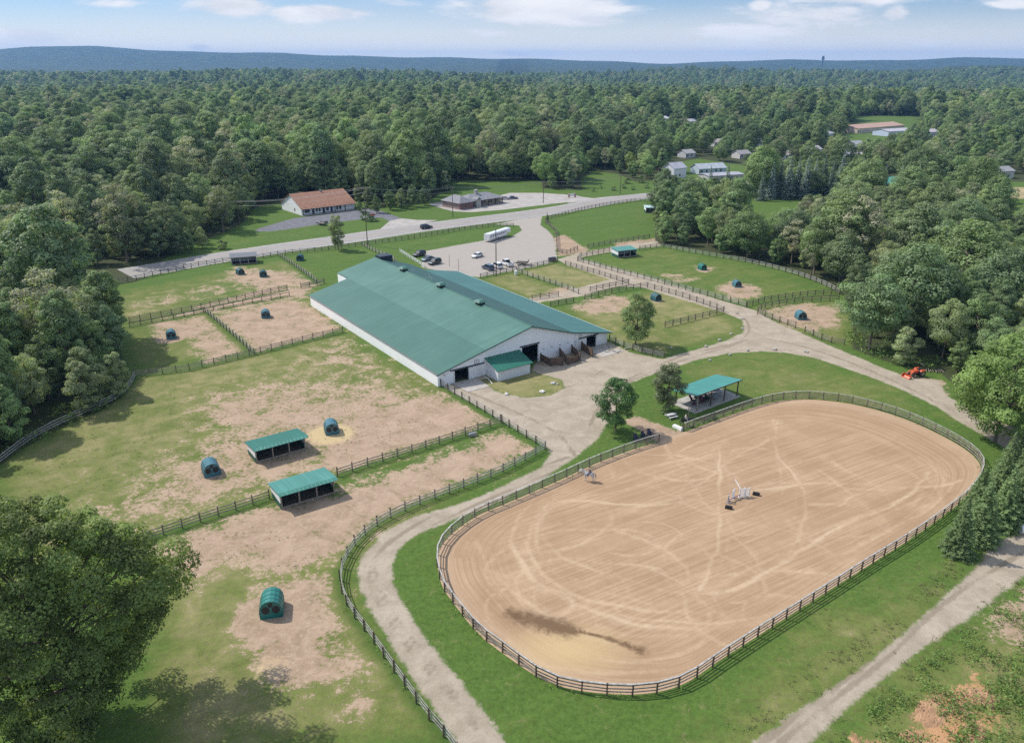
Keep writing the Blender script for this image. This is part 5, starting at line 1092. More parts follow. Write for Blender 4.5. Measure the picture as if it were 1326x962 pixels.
def brick_house():
    a = Vector(G(595.3, 272)); b = Vector(G(653, 263)); u = (b-a).normalized(); rz = math.atan2(u.y, u.x); W = (b-a).length
    t = empty('brick_building', a.x, a.y, 0, rz, 'low brick building with grey hipped roof and stone entrance by the road', 'building')
    B = brick('red_brick', (.26, .10, .07), (.20, .075, .055)); tan = mat('tan_wall', (.42, .36, .26), .85)
    w = MB(); w.box(0, 7.5, .0, 12, 0, 2.7); w.build('brick_wall', B, t)
    w = MB(); w.box(7.51, W, 2.2, 11.5, 0, 2.7); w.build('wall', tan, t)
    hip(t, 0, 7.5, 0, 12, 2.72, 5.2, M_GRROOF, 'y'); hip(t, 5.0, W, 0.4, 11.5, 2.78, 4.9, M_GRROOF, 'x')
    s = MB(); s.box(9.2, 11.6, -.6, 2.2, 0, 3.3); s.build('stone_entrance', mat('stone', (.45, .43, .39), .9, var=.25, scale=3), t); s = MB(); s.wall([(8.9, -.9, 3.31), (11.9, -.9, 3.31), (10.4, -.9, 4.4)], (0, 3.6, 0)); s.build('entrance_roof', M_GRROOF, t)
    for i in range(4): p = MB(); x = 13.5+(W-14)*i/3; p.box(x-.2, x+.2, .7, 1.1, 0, 2.75); p.build('porch_post', M_POST, t)
    for x in (14.5, 18.5, 22.0): p = MB(); p.box(x, x+1.8, 2.15, 2.19, .8, 2.2); p.build('window', M_GLASS, t)
    for x in (1.2, 3.0, 4.8): p = MB(); p.box(x, x+1.1, -.04, -.001, .9, 2.1); p.build('window', M_GLASS, t)
    p = MB(); p.box(12.2, 13.1, 2.15, 2.19, .05, 2.2); p.build('door', M_NAVY, t)
    p = MB(); p.box(13.6, 14.9, 5.3, 6.4, 3.5, 6.3); p.box(13.5, 15.0, 5.2, 6.5, 6.31, 6.45); p.build('chimney', mat('stone', (.45, .43, .39)), t)
brick_house()
# signs, flag
x, y = G(482, 286); t = empty('flag_sign', x, y, 0, .3, 'red and white sign panel on posts in the shop flower bed', 'sign')
b = MB(); b.box(-1.3, 1.3, -.06, .06, .9, 2.9); b.build('board', M_WHITE, t); b = MB(); b.box(-1.2, 1.2, -.075, -.062, 1.9, 2.8); b.build('red_field', mat('sign_red', (.5, .07, .06), .5), t)
for s in (-1, 1): b = MB(); b.box(s*1.2-.07, s*1.2+.07, -.04, .04, 0, .899); b.build('leg', M_WOOD, t)
x, y = G(740.5, 255.8); t = empty('roadside_sign', x, y, 0, .45, 'white sign between two brick piers on the grass point by the road', 'sign')
b = MB(); b.box(-1.3, 1.3, -.08, .08, .6, 1.7); b.build('board', M_WHITE, t)
for s in (-1, 1): b = MB(); b.box(s*1.7-.3, s*1.7+.3, -.3, .3, 0, 1.7); b.box(s*1.7-.38, s*1.7+.38, -.38, .38, 1.7, 1.82); b.build('pier', MATS['chimney_brick'] if 'chimney_brick' in MATS else brick('chimney_brick', (.35, .2, .16), (.3, .17, .13)), t)
x, y = G(731, 309); b = MB(); b.box(-.05, .05, -.05, .05, 0, 1.6); b.box(-.5, .5, -.03, .03, 1.6, 2.2); o = b.build('small_sign', M_WOOD); o.location = (x-3, y, 0); tag(o, 'small wooden sign at the lot entrance fence', 'sign')
x, y = G(668, 356); b = MB(); b.tube([(0, 0, 0), (0, 0, 1.3)], .45, 12); o = b.build('white_barrel', M_WHITE, bevel=.03); o.location = (x, y, 0); tag(o, 'pale barrel at the fence corner below the pickup', 'barrel')
x, y = G(586+129, 338.5)
b = MB(); b.box(-1.2, 1.2, -.5, .5, .1, 1.3); o = b.build('dark_bin', M_NAVY, bevel=.05); o.location = (x, y, 0); o.rotation_euler = (0, 0, .5); tag(o, 'dark bin at the lot corner beside the lane fence', 'bin')
x, y = G(612, 562); b = MB(); b.box(-.7, .7, -.3, .3, .0, .6); b.box(-.6, .6, -.22, .22, .6, .66); o = b.build('water_trough', M_STEEL, bevel=.02); o.location = (x, y-.8, 0); o.rotation_euler = (0, 0, .5); tag(o, 'grey water trough against the fence by the barn yard', 'water trough')

# ------------------------------------------------------------------ utility poles and wires
POLES = []
def upole(u, v, h, label, arm=True, m=M_POLE, lamp=False):
    x, y = G(u, v); t = empty('utility_pole', x, y, 0, .7, label, 'utility pole', 'utility poles along the road')
    q_ = 1 if h > 6 else .4; b = MB(); b.tube([(0, 0, 0), (0, 0, h)], .17*q_, 8, .11*q_); b.build('pole', m, t)
    if arm:
        b = MB(); b.box(-.06, .06, -1.2, 1.2, h-.75, h-.6); b.build('crossarm', m, t)
        for yy in (-1.1, 0, 1.1): b = MB(); b.tube([(0, yy, h-.6), (0, yy, h-.4)], .05, 6); b.build('insulator', M_STEEL, t)
    POLES.append((x, y, h)); return t
upole(310.5, 292, 9.5, 'utility pole at the left wood edge before the shop'); upole(476, 318.5, 20.0, 'tall dark utility pole behind the road fence near the poplar'); upole(586.5, 281.5, 12.5, 'utility pole in front of the brick building')
upole(703.5, 263, 9.8, 'pale utility pole at the tip of the pale lot'); upole(803, 251, 9.0, 'utility pole in the roadside grass near the curve')
upole(642.5, 372-14, 14.0, 'tall utility pole among the parked cars', arm=False)
x, y = POLES[-1][:2]; t2 = MB(); t2.tube([(x, y, 10), (x+.5, y, 10.6)], .28, 8); tr = t2.build('pole_transformer', M_STEEL); tag(tr, 'grey transformer can on the pole among the parked cars', 'transformer')
upole(594, 352, 4.0, 'short lamp post at the barn side of the lot', arm=False); upole(582, 345, 3.5, 'thin short post standing in the lot', arm=False)
def wire(a, b_, sag, label):
    pts = [(a[0]+(b_[0]-a[0])*t, a[1]+(b_[1]-a[1])*t, a[2]+(b_[2]-a[2])*t-sag*4*t*(1-t)) for t in np.linspace(0, 1, 14)]
    o = MB().tube(pts, .035, 4).build('wire', MATS.get('wire') or mat('wire', (.22, .23, .24), .5)); tag(o, label, 'wire', 'overhead wires along the road')
main = [POLES[0], POLES[1], POLES[2], POLES[3], POLES[4]]
first = G(120, 330); main = [(first[0], first[1], 10.0)]+main
nm = ['left wood edge', 'shop lawn', 'brick building side', 'pale lot', 'road curve']
for i in range(5):
    a, b_ = main[i], main[i+1]
    for k, (dy, dz) in enumerate(((-1.1, -.35), (1.1, -.35), (0, -2.0))): 
        wire((a[0]-dy*.6, a[1]+dy*.75, a[2]+dz), (b_[0]-dy*.6, b_[1]+dy*.75, b_[2]+dz), 1.2, 'thin %s overhead wire along the %s' % (('near', 'far', 'lower')[k], nm[i]))

# ------------------------------------------------------------------ village beyond the wood
HT = [((888, 205), (900, 204), 8, 3, 5, (.5, .5, .5), (.36, .35, .35), 'grey roofed house left of the pale blue house'), ((958, 206), (972, 205), 8, 3, 5, (.55, .52, .5), (.33, .3, .3), 'brown grey house behind the pale blue house'), ((1048, 200), (1064, 199), 9, 3, 5, (.55, .55, .55), (.4, .38, .38), 'grey house between the tan roofs and the gap'), ((1062, 222), (1078, 221), 9, 3, 5, (.5, .5, .48), (.38, .34, .3), 'low brown roofed house behind the spruce row'), ((975, 190), (990, 189), 9, 3, 5, (.6, .6, .6), (.45, .45, .46), 'small pale roof among the village treetops'), ((1198, 178), (1216, 177), 12, 4, 6, (.6, .6, .62), (.42, .4, .4), 'pale building right of the school'), ((1068, 180), (1080, 179), 10, 4, 6, (.6, .6, .6), (.4, .4, .4), 'grey roof left of the school in the treetops'), ((925, 190), (938, 189), 8, 3, 5, (.6, .6, .58), (.42, .36, .33), 'tiny tan roof in the trees above the village'), 
      ((905, 226), (940, 224), 9, 3.0, 5.2, (.45, .52, .58), (.40, .43, .46), 'pale blue house with white roof in the village'), ((918, 236), (962, 233), 10, 3.0, 3.6, (.42, .41, .38), (.34, .34, .37), 'long flat grey roofed building in the village'),
      ((872, 232), (888, 230), 8, 5.5, 8, (.68, .68, .70), (.42, .42, .46), 'tall white house at the edge of the road trees'), ((982, 222), (1004, 222), 10, 3, 5, (.6, .55, .5), (.48, .40, .36), 'tan roofed house right of the pale blue house'),
      ((1010, 207), (1034, 206), 9, 3, 5, (.6, .6, .6), (.5, .44, .38), 'small tan roofed house behind the spruces'), ((1095, 206), (1112, 205), 9, 3, 5, (.66, .66, .68), (.4, .4, .43), 'grey roofed house in the gap before the school'),
      ((1100, 195), (1118, 194), 9, 4, 6, (.7, .7, .7), (.33, .33, .36), 'white gabled house nearest the school'), ((1135, 247), (1172, 244), 11, 3, 5.2, (.55, .55, .5), (.08, .30, .24), 'green roofed house behind the blue spruces'),
      ((1110, 173), (1170, 168), 24, 4, 6.5, (.62, .5, .42), (.42, .27, .20), 'long orange roofed school building in the distance'), ((1150, 177), (1182, 175), 16, 4, 5.5, (.5, .56, .68), (.42, .40, .42), 'pale blue walled school wing in the distance'),
      ((1296, 232), (1312, 231), 9, 4, 6, (.66, .66, .64), (.3, .3, .3), 'white house in the trees beyond the far field'), ((855, 160), (868, 158), 12, 4, 6, (.7, .7, .7), (.5, .5, .52), 'small white house alone in the far woods clearing'),
      ((893, 163), (903, 162), 10, 4, 6, (.7, .7, .7), (.45, .45, .45), 'tiny white gable in the far woods')]
for i, (a, b_, D, he, zr, wc, rc, lab) in enumerate(HT):
    L = math.hypot(*(np.array(G(*b_))-np.array(G(*a)))); ws = [(1.2+k*3.2, 2.4+k*3.2, 1.0, 2.2) for k in range(int((L-2)/3.2))]
    gable_house('village_house', a, b_, D, he, zr, mat('hw%d' % i, wc, .7, var=.05), mat('hr%d' % i, rc, .7, var=.1, scale=.5), lab, 'house', .4, wins=ws[:6], doors=((.2, .9, 2.1),), grp='houses of the village')

# water tower on the horizon
D = 5200.0; r = ray(1065, 83); xx = r[0]/r[1]*D
t = empty('water_tower', xx, D, 40, 0, 'dark water tower standing on the horizon ridge', 'water tower'); MT = mat('tower_grey', (.05, .05, .055), .7)
b = MB(); b.tube([(0, 0, 0), (0, 0, 42)], 3, 10); b.build('stem', MT, t)
b = MB(); b.tube([(0, 0, 40), (0, 0, 45), (0, 0, 51), (0, 0, 55)], 8, 16); b.build('tank', MT, t); b = MB(); b.tube([(0, 0, 55), (0, 0, 64)], 6.5, 12); b.build('top_tank', MT, t)

# ------------------------------------------------------------------ trees
def leaf_quads(C, Nrm, size, rg, asp=.62):
    n = len(C); a = rg.normal(size=(n, 3)); a -= (a*Nrm).sum(1, keepdims=True)*Nrm; a /= np.linalg.norm(a, axis=1, keepdims=True)+1e-9; b = np.cross(Nrm, a)
    s = (size*rg.uniform(.65, 1.3, n))[:, None]; a = a*s*.5; b = b*s*.5*asp
    k = rg.uniform(.15, .45, (n, 1))
    V = np.stack([C-a, C+b-a*k, C+a, C-b-a*k*.3], 1).reshape(-1, 3); F = np.arange(4*n).reshape(n, 4); return V, F
def broad_crown(seed, H, R, base=.28, lobes=70, per=150, leaf=.5, shape=1.0, top=.5, lrr=(.18, .34), gap=.20, wob=.22):
    """many small boughs filling an uneven envelope, each a shell of leaf-sized faces"""
    rg = np.random.default_rng(seed); z0, z1 = H*base, H
    C, Nn, T = [], [], []; ph = rg.uniform(0, 6.28, 6)
    cents = []
    for i in range(lobes):
        for _ in range(30):
            t = rg.uniform(0, 1)**.85; az = rg.uniform(0, 6.28)
            env = (math.sin(math.pi*min(1, t*.86+.10))**shape)*(1+wob*math.sin(2*az+ph[0]+3*t)+.16*math.sin(3*az+ph[1]+5*t)+wob*.5*math.sin(5*az+ph[2]-9*t)); rr = R*env*rg.uniform(.45, .92)**.5
            p = np.array([rr*math.cos(az), rr*math.sin(az), z0+(z1-z0)*t*.93])
            if all(np.linalg.norm(p-q) > R*gap for q in cents) or _ == 29: break
        if rg.uniform() < .14: p[:2] *= rg.uniform(1.05, 1.25)
        cents.append(p); lr = R*rg.uniform(*lrr)*(1.0 if t < .8 else .8)
        n = int(per*rg.uniform(.7, 1.3)*(lr/(R*(lrr[0]+lrr[1])/2))**1.5); d = rg.normal(size=(n, 3)); d[:, 2] += .35; d /= np.linalg.norm(d, axis=1, keepdims=True)
        rad = lr*rg.uniform(.45, 1.08, n)**.6; q = p+d*rad[:, None]*np.array([1.1, 1.1, .78])
        out = q-np.array([0, 0, z0+(z1-z0)*.4]); out /= np.linalg.norm(out, axis=1, keepdims=True)
        nn = d*.75+out*.3+rg.normal(size=(n, 3))*.28+np.array([0, 0, .25]); nn /= np.linalg.norm(nn, axis=1, keepdims=True)
        C.append(q); Nn.append(nn); T.append(np.clip(rg.uniform(.15, .85)+rg.normal(size=n)*.13, 0, 1))
    C = np.concatenate(C); Nn = np.concatenate(Nn); T = np.concatenate(T)
    V, F = leaf_quads(C, Nn, leaf, rg); me = mesh_np('crown', V, F); attr(me, 'tint', np.repeat(T, 4)); return me, cents
def trunk_mesh(H, r, cents, seed, base=.3, nb=9):
    rg = random.Random(seed); m = MB(); p = [(0, 0, -.2)]
    for k in range(1, 7): p.append((rg.uniform(-.012, .012)*H*k/2, rg.uniform(-.012, .012)*H*k/2, H*.86*k/6))
    m.tube(p, r, 8, r*.2)
    for c in (sorted(cents, key=lambda q: rg.random())[:nb]):
        z = max(H*base*.7, c[2]*rg.uniform(.5, .75)); k = z/(H*.86)*6; i = int(min(5, k)); f = k-i; s = [p[i][j]+(p[min(6, i+1)][j]-p[i][j])*f for j in range(3)]
        m.tube([s, ((s[0]+c[0])/2, (s[1]+c[1])/2, (s[2]+c[2])/2-.3), tuple(c)], r*.38, 5, r*.08)
    me = bpy.data.meshes.new('trunk'); me.from_pydata([tuple(v) for v in m.v], [], m.f); me.materials.append(BARK)
    for q in me.polygons: q.use_smooth = True
    return me
def spruce_crown(seed, H, R, leaf=.35, per=26):
    rg = np.random.default_rng(seed); C, Nn, T = [], [], []; z = H*.05
    while z < H*.98:
        t = z/H; rr = R*(1-t)**.85*rg.uniform(.85, 1.1); nb = max(4, int(13*(1-t)+4)); a0 = rg.uniform(0, 6.28)
        for k in range(nb):
            az = a0+k*6.283/nb+rg.normal()*.12; L = rr*rg.uniform(.75, 1.12); n = max(6, int(per*L/1.6)); s = rg.uniform(.1, 1, n)**.7*L
            w = (.12+.28*(1-s/L))*rg.normal(size=n)*L*.45; q = np.stack([math.cos(az)*s-math.sin(az)*w, math.sin(az)*s+math.cos(az)*w, z-.28*s+.16*s*s/max(L, .5)+rg.normal(size=n)*.07], 1)
            nn = np.tile([math.cos(az)*.35, math.sin(az)*.35, .9], (n, 1))+rg.normal(size=(n, 3))*.35; nn /= np.linalg.norm(nn, axis=1, keepdims=True)
            C.append(q); Nn.append(nn); T.append(np.clip(rg.uniform(.2, .6)+.4*(s/L)+rg.normal(size=n)*.1-.1, 0, 1))
        z += H*.028+.10
    C = np.concatenate(C); Nn = np.concatenate(Nn); V, F = leaf_quads(C, Nn, leaf, rg, .5); me = mesh_np('crown', V, F); attr(me, 'tint', np.repeat(np.concatenate(T), 4)); return me
VAR = []      # (crown mesh, trunk mesh, H, kind)
def add_var(H, R, seed, m=LEAF, **k):
    me, ce = broad_crown(seed, H, R, **k); me.materials.append(m); VAR.append((me, trunk_mesh(H, H*.014+.04, ce, seed, k.get('base', .28)), H)); return len(VAR)-1
V_BROAD = [add_var(20, 5.6, 1, lobes=80), add_var(21, 5.0, 2, lobes=80, base=.25), add_var(18, 6.2, 3, lobes=85, base=.2), add_var(22, 4.6, 4, lobes=80, base=.3, shape=.8), add_var(19, 5.2, 5, m=LEAF_PALE, base=.22, leaf=.45), add_var(17, 5.4, 6, lobes=75, base=.15), add_var(20, 6.6, 12, lobes=95, base=.22, per=140)]
V_THIN = add_var(21, 4.6, 13, m=leaf_mat('leaf_grey', [(.38, .37, .26), (.34, .35, .24)], tr=.4), base=.3, lobes=42, per=90, leaf=.45)
V_EDGE = [add_var(16, 3.8, 7, base=.08, lobes=70, leaf=.42), add_var(13, 3.4, 8, m=LEAF_PALE, base=.06, lobes=60, leaf=.4), add_var(18, 4.2, 9, base=.10, lobes=80, leaf=.42)]
V_POP = add_var(12, 2.0, 10, m=LEAF_PALE, base=.10, lobes=70, per=130, leaf=.3, shape=.45, lrr=(.3, .5))
V_BUSH = add_var(3.0, 1.7, 11, base=.0, lobes=26, per=110, leaf=.24)
def add_spr(H, R, seed, m): me = spruce_crown(seed, H, R); me.materials.append(m); VAR.append((me, trunk_mesh(H, H*.013+.03, [(0, 0, H*.9)], seed, .1, 1), H)); return len(VAR)-1
V_SPR = [add_spr(12, 3.0, 21, LEAF_SPRUCE), add_spr(11, 3.2, 22, LEAF_SPRUCE)]; V_BLUE = [add_spr(13, 2.7, 23, LEAF_BLUE), add_spr(12, 2.4, 24, LEAF_BLUE)]
def tree(x, y, vi, s, rz, label, cat='tree', group=None, name='broadleaf_tree', z=0, sxy=None):
    cm, tm, H = VAR[vi]; t = empty(name, x, y, z, rz, label, cat, group); sx = sxy or s; t.scale = (sx, sx, s)
    link('crown', cm, None, t); link('trunk', tm, None, t); return t
def solo(u, v, vi, h, label, name='broadleaf_tree', sxy=None, rz=None, group=None, cat='tree'):
    x, y = G(u, v); s = h/VAR[vi][2]; return tree(x, y, vi, s, rz if rz is not None else (u*7.3) % 6.28, label, cat, group, name, sxy=sxy*s if sxy else None)
# near oak with its own denser crown
def oak():
    x, y = G(62, 795, 13.0); me, ce = broad_crown(77, 25, 7.7, base=.08, lobes=330, per=300, leaf=.31, shape=.62, lrr=(.08, .21), gap=.12, wob=.36); me.materials.append(LEAF_OAK)
    t = empty('oak_tree', x, y, 0, 0, 'huge dark green oak in the near paddock corner', 'tree'); link('crown', me, None, t); link('trunk', trunk_mesh(24.5, .5, ce, 77, .1, 40), None, t)
oak()
me_, ce_ = broad_crown(41, 12, 3.7, base=.14, lobes=75, per=170, leaf=.30, shape=.8); me_.materials.append(LEAF); VAR.append((me_, trunk_mesh(12, .2, ce_, 41, .15, 16), 12)); V_S1 = len(VAR)-1
me_, ce_ = broad_crown(42, 9.6, 2.9, base=.10, lobes=60, per=190, leaf=.26, shape=.8); me_.materials.append(leaf_mat('leaf_shade', [(.12, .22, .075), (.125, .23, .075)])); VAR.append((me_, trunk_mesh(9.6, .17, ce_, 42, .12, 16), 9.6)); V_S2 = len(VAR)-1
me_, ce_ = broad_crown(43, 9.5, 2.0, base=.12, lobes=60, per=150, leaf=.26, shape=.45, lrr=(.24, .42)); me_.materials.append(leaf_mat('leaf_olive', [(.16, .18, .10), (.17, .20, .105)])); VAR.append((me_, trunk_mesh(9.5, .14, ce_, 43, .15, 16), 9.5)); V_S3 = len(VAR)-1
me_, ce_ = broad_crown(44, 16, 6.2, base=.14, lobes=110, per=230, leaf=.34, shape=.8, wob=.34, lrr=(.10, .26)); me_.materials.append(leaf_mat('leaf_fresh', [(.21, .30, .09), (.215, .305, .09)])); VAR.append((me_, trunk_mesh(16, .26, ce_, 44, .15, 24), 16)); V_S4 = len(VAR)-1
solo(823, 448, V_S1, 12.4, 'lone leafy tree beside the curving fence east of the barn'); solo(797, 557, V_S2, 10.0, 'round dark green tree on the grass strip above the arena'); solo(864, 532, V_S3, 9.6, 'slender leaning grey green tree left of the pavilion', sxy=1.05)
solo(438, 324, V_POP, 12.2, 'young pale poplar behind the road fence', 'poplar_tree'); solo(1288, 572, V_S4, 19.5, 'fresh green spreading tree beside the arena bend on the right')
solo(708.5, 288, V_SPR[0], 4.2, 'small dark conifer at the lot entrance corner', 'conifer'); solo(1322, 560, V_S4, 15, 'fresh green tree at the right picture edge', rz=2.5)
solo(862, 536, V_BUSH, 1.5, 'dark low bush at the foot of the slender tree', 'shrub', cat='shrub')
for i, (u, v, h) in enumerate(((1238, 716, 9.5), (1266, 700, 10.5), (1296, 682, 11), (1262, 668, 9), (1292, 648, 10.5), (1318, 668, 12), (1300, 622, 9.5), (1325, 632, 11), (1322, 600, 9), (1345, 650, 12))):
    solo(u, v, V_SPR[i % 2], h*.88, ['lowest spruce at the track side beyond the arena corner', 'second spruce from the track beyond the arena corner', 'spruce above the track bend on the right', 'spruce touching the arena rail corner', 'middle spruce of the right hand clump', 'tall spruce behind the white tank', 'spruce on the upper side of the right hand clump', 'tall spruce at the right picture edge', 'topmost spruce of the clump by the arena', 'spruce just beyond the picture edge'][i], 'spruce_tree', sxy=1.15)
for i, (u, v, h) in enumerate(((985, 256, 9), (997, 254, 11), (1008, 252, 12), (1019, 254, 13), (1030, 252, 12), (1041, 254, 13), (1052, 253, 12), (1063, 252, 13), (1074, 255, 12), (1085, 254, 14), (1096, 256, 12), (1110, 258, 13), (1125, 262, 13), (1140, 264, 12), (940, 250, 10), (918, 248, 9), (1160, 268, 12))):
    solo(u, v+4, V_BLUE[i % 2], h*1.55, 'grey blue spruce in the row behind the green clearing', 'spruce_tree', group='blue spruce row')
for i, (u, v, h) in enumerate(((466, 274, 5), (474, 278, 4), (488, 276, 8), (505, 272, 9), (520, 270, 9), (535, 268, 10), (550, 266, 9), (478, 268, 9), (478, 287, 3), (470, 285, 2.2), (488, 287, 1.6), (245, 328, 9), (288, 323, 3.2), (262, 321, 7.5), (228, 330, 12))):
    solo(u, v, V_EDGE[i % 3] if h > 4 else V_BUSH, h, 'shrubby tree beside the shop and its lawn' if u > 400 else 'bushy tree at the roadside lawn by the left wood', 'shrub_tree', group='shrubby trees round the shop lawn' if u > 400 else 'bushes by the left roadside')
for i, (u, v, h) in enumerate(((768, 248, 1.8), (778, 244, 2), (795, 247, 2.2), (808, 244, 2.4), (820, 246, 2), (838, 244, 2.2), (851, 242, 2.4), (812, 238, 3), (830, 237, 4), (862, 240, 3), (890, 240, 3))):
    solo(u, v, V_BUSH, h, 'low green bush in the rough grass beyond the road curve', 'shrub', group='bushes beyond the road curve', cat='shrub')

# woods: jittered candidates inside everything that is not open land
OPENP = GP(OPEN); CLP = [GP(c) for c in CLEAR2]; HP = [G((a[0]+b_[0])/2, a[1]) for a, b_, *_ in HT]
def cand():
    out = []; rg = np.random.default_rng(11)
    for (y0, y1, s, sc0) in ((20, 330, 6.6, .98), (330, 900, 7.9, 1.0), (900, 1900, 9.8, 1.08), (1900, 3450, 13.5, 1.3)):
        ys = np.arange(y0, y1, s); 
        for y in ys:
            hx = .70*y+45; xs = np.arange(-hx, hx, s)+rg.uniform(0, s); x = xs+rg.uniform(-.36, .36, len(xs))*s; yy = y+rg.uniform(-.36, .36, len(xs))*s
            out.append(np.stack([x, yy, np.full(len(xs), sc0), rg.uniform(0, 1, len(xs)), rg.uniform(0, 1, len(xs))], 1))
    return np.concatenate(out)
CA = cand(); X, Y = CA[:, 0], CA[:, 1]
d_open = sdf(OPENP, X, Y); keep = (d_open < -1.0) & (Y > 78)
for c in CLP: keep &= sdf(c, X, Y) < -1
for hx, hy in HP: keep &= ~((np.abs(X-hx) < 15) & (Y > hy-26) & (Y < hy+14))
vil = (X > 60+.0*Y) & (Y > 400) & (Y < 800) & (X < 430); keep &= ~(vil & (CA[:, 3] < .48))
keep &= np.abs(X) < .70*Y+40
rd = dline(ROADC.tolist(), X, Y, 40); keep &= (rd > 13)
strip_e = (Y < 120) & (X > 0); keep &= ~strip_e
CA = CA[keep]; d_open = d_open[keep]; print('trees', len(CA))
order = np.argsort(np.hypot(CA[:, 0], CA[:, 1])); CA = CA[order]; d_open = d_open[order]
XY = CA[:, :2]; inview = (np.abs(XY[:, 0]) < .69*XY[:, 1]+8)
def proj(x, y, z):
    s_, c_ = math.sin(PITCH), math.cos(PITCH); zc = y*c_-(z-CAM_H)*s_; return IW/2+FPX*x/zc, IH/2-FPX*(y*s_+(z-CAM_H)*c_)/zc
# openings of the canopy: what stands behind them is in plain view (centre u, half width, foot v)
SEEN = [(894, 8, 205), (965, 8, 206), (1056, 9, 200), (1070, 9, 222), (982, 8, 190), (1207, 10, 178), (1074, 7, 180), (931, 7, 190), (920, 50, 236), (882, 14, 232), (1003, 16, 226), (1104, 18, 208), (1142, 38, 176), (1150, 24, 246), (992, 22, 304), (1018, 16, 276), (1040, 56, 258), (1305, 24, 284), (861, 9, 162), (898, 7, 163), (1022, 12, 207)]
def pick(i):
    x, y, s0, r1, r2 = CA[i]; e = d_open[i] > -7.5
    if r2 > .93: vi = V_EDGE[2]
    elif e and r2 < .75: vi = V_EDGE[int(r1*997) % 3]
    else: vi = V_BROAD[int(r1*7919) % len(V_BROAD)]
    if (r1*131) % 1 < .07: vi = V_THIN
    if CA[i, 0] < 0 and CA[i, 1] < 250: vi = [V_EDGE[0], V_EDGE[2], V_THIN, V_BROAD[3], V_BROAD[4], V_EDGE[1], V_BROAD[3], V_EDGE[2]][int(r1*7919) % 8]
    patch = .5+.5*math.sin(x/23+1.3*math.sin(y/31))*math.cos(y/27+.7)
    p2 = .5+.5*math.sin(x/14+2*math.sin(y/19))*math.sin(y/16+x/41); s = s0*(.60+.50*r2+(.35 if r2 > .80 and r2 < .93 else 0))*(1.0 if x < 0 else .92)*(.80+.26*patch+.2*p2)
    if y < 330: s *= .82 if x > 0 else (.92 if y < 250 else .80)
    if d_open[i] > -9: s = min(s, .95)*.9
    if x > 60 and y > 380 and y < 800: s *= .80
    H = VAR[vi][2]; ub, vb = proj(x, y, 0)
    for u, w, v in SEEN:
        if abs(ub-u) < w*.8 and vb > v:
            while s > .3 and proj(x, y, H*s)[1] < v-(8 if v > 200 else 5): s *= .93
            if s <= .33: return vi, None
    return vi, s
PK = [pick(i) for i in range(len(CA))]; okp = np.array([p[1] is not None for p in PK])
near_idx = np.where(inview & okp)[0][:292]; near = np.zeros(len(CA), bool); near[near_idx] = True
FORM = {V_BROAD[0]: 'full rounded', V_BROAD[1]: 'tall oval', V_BROAD[2]: 'wide spreading', V_BROAD[3]: 'tall narrow', V_BROAD[4]: 'pale leafed', V_BROAD[5]: 'low crowned', V_BROAD[6]: 'broad heavy crowned', V_THIN: 'sparse grey green', V_EDGE[0]: 'low branching', V_EDGE[1]: 'small pale', V_EDGE[2]: 'slim low branching'}
def zone(x, y, e):
    u, v = proj(x, y, 0)
    if x < 0:
        z = 'left wood by the pale fence' if v > 500 else 'left wood by the paddocks' if v > 400 else 'left wood at the highway bend' if v > 330 else 'wood left of the white shop' if u < 360 else 'wood behind the roadside buildings'
    else:
        z = 'right wood by the tractor' if v > 440 and u > 1080 else 'right wood by the small paddock' if v > 385 else 'right wood by the oval field' if v > 322 and u < 1140 else 'right wood at the picture edge' if u > 1140 else 'wood by the bright green field'
    return z
for i in near_idx:
    vi, s = PK[i]; x, y = CA[i, :2]; e = d_open[i] > -7.5; z = zone(x, y, e)
    t = tree(x, y, vi, s, CA[i, 3]*40, FORM[vi]+(' tree fronting the ' if e else ' tree inside the ')+z, 'tree', 'trees of the '+('right' if x > 0 else 'left')+' wood', sxy=s*(.9+.25*CA[i, 4]))
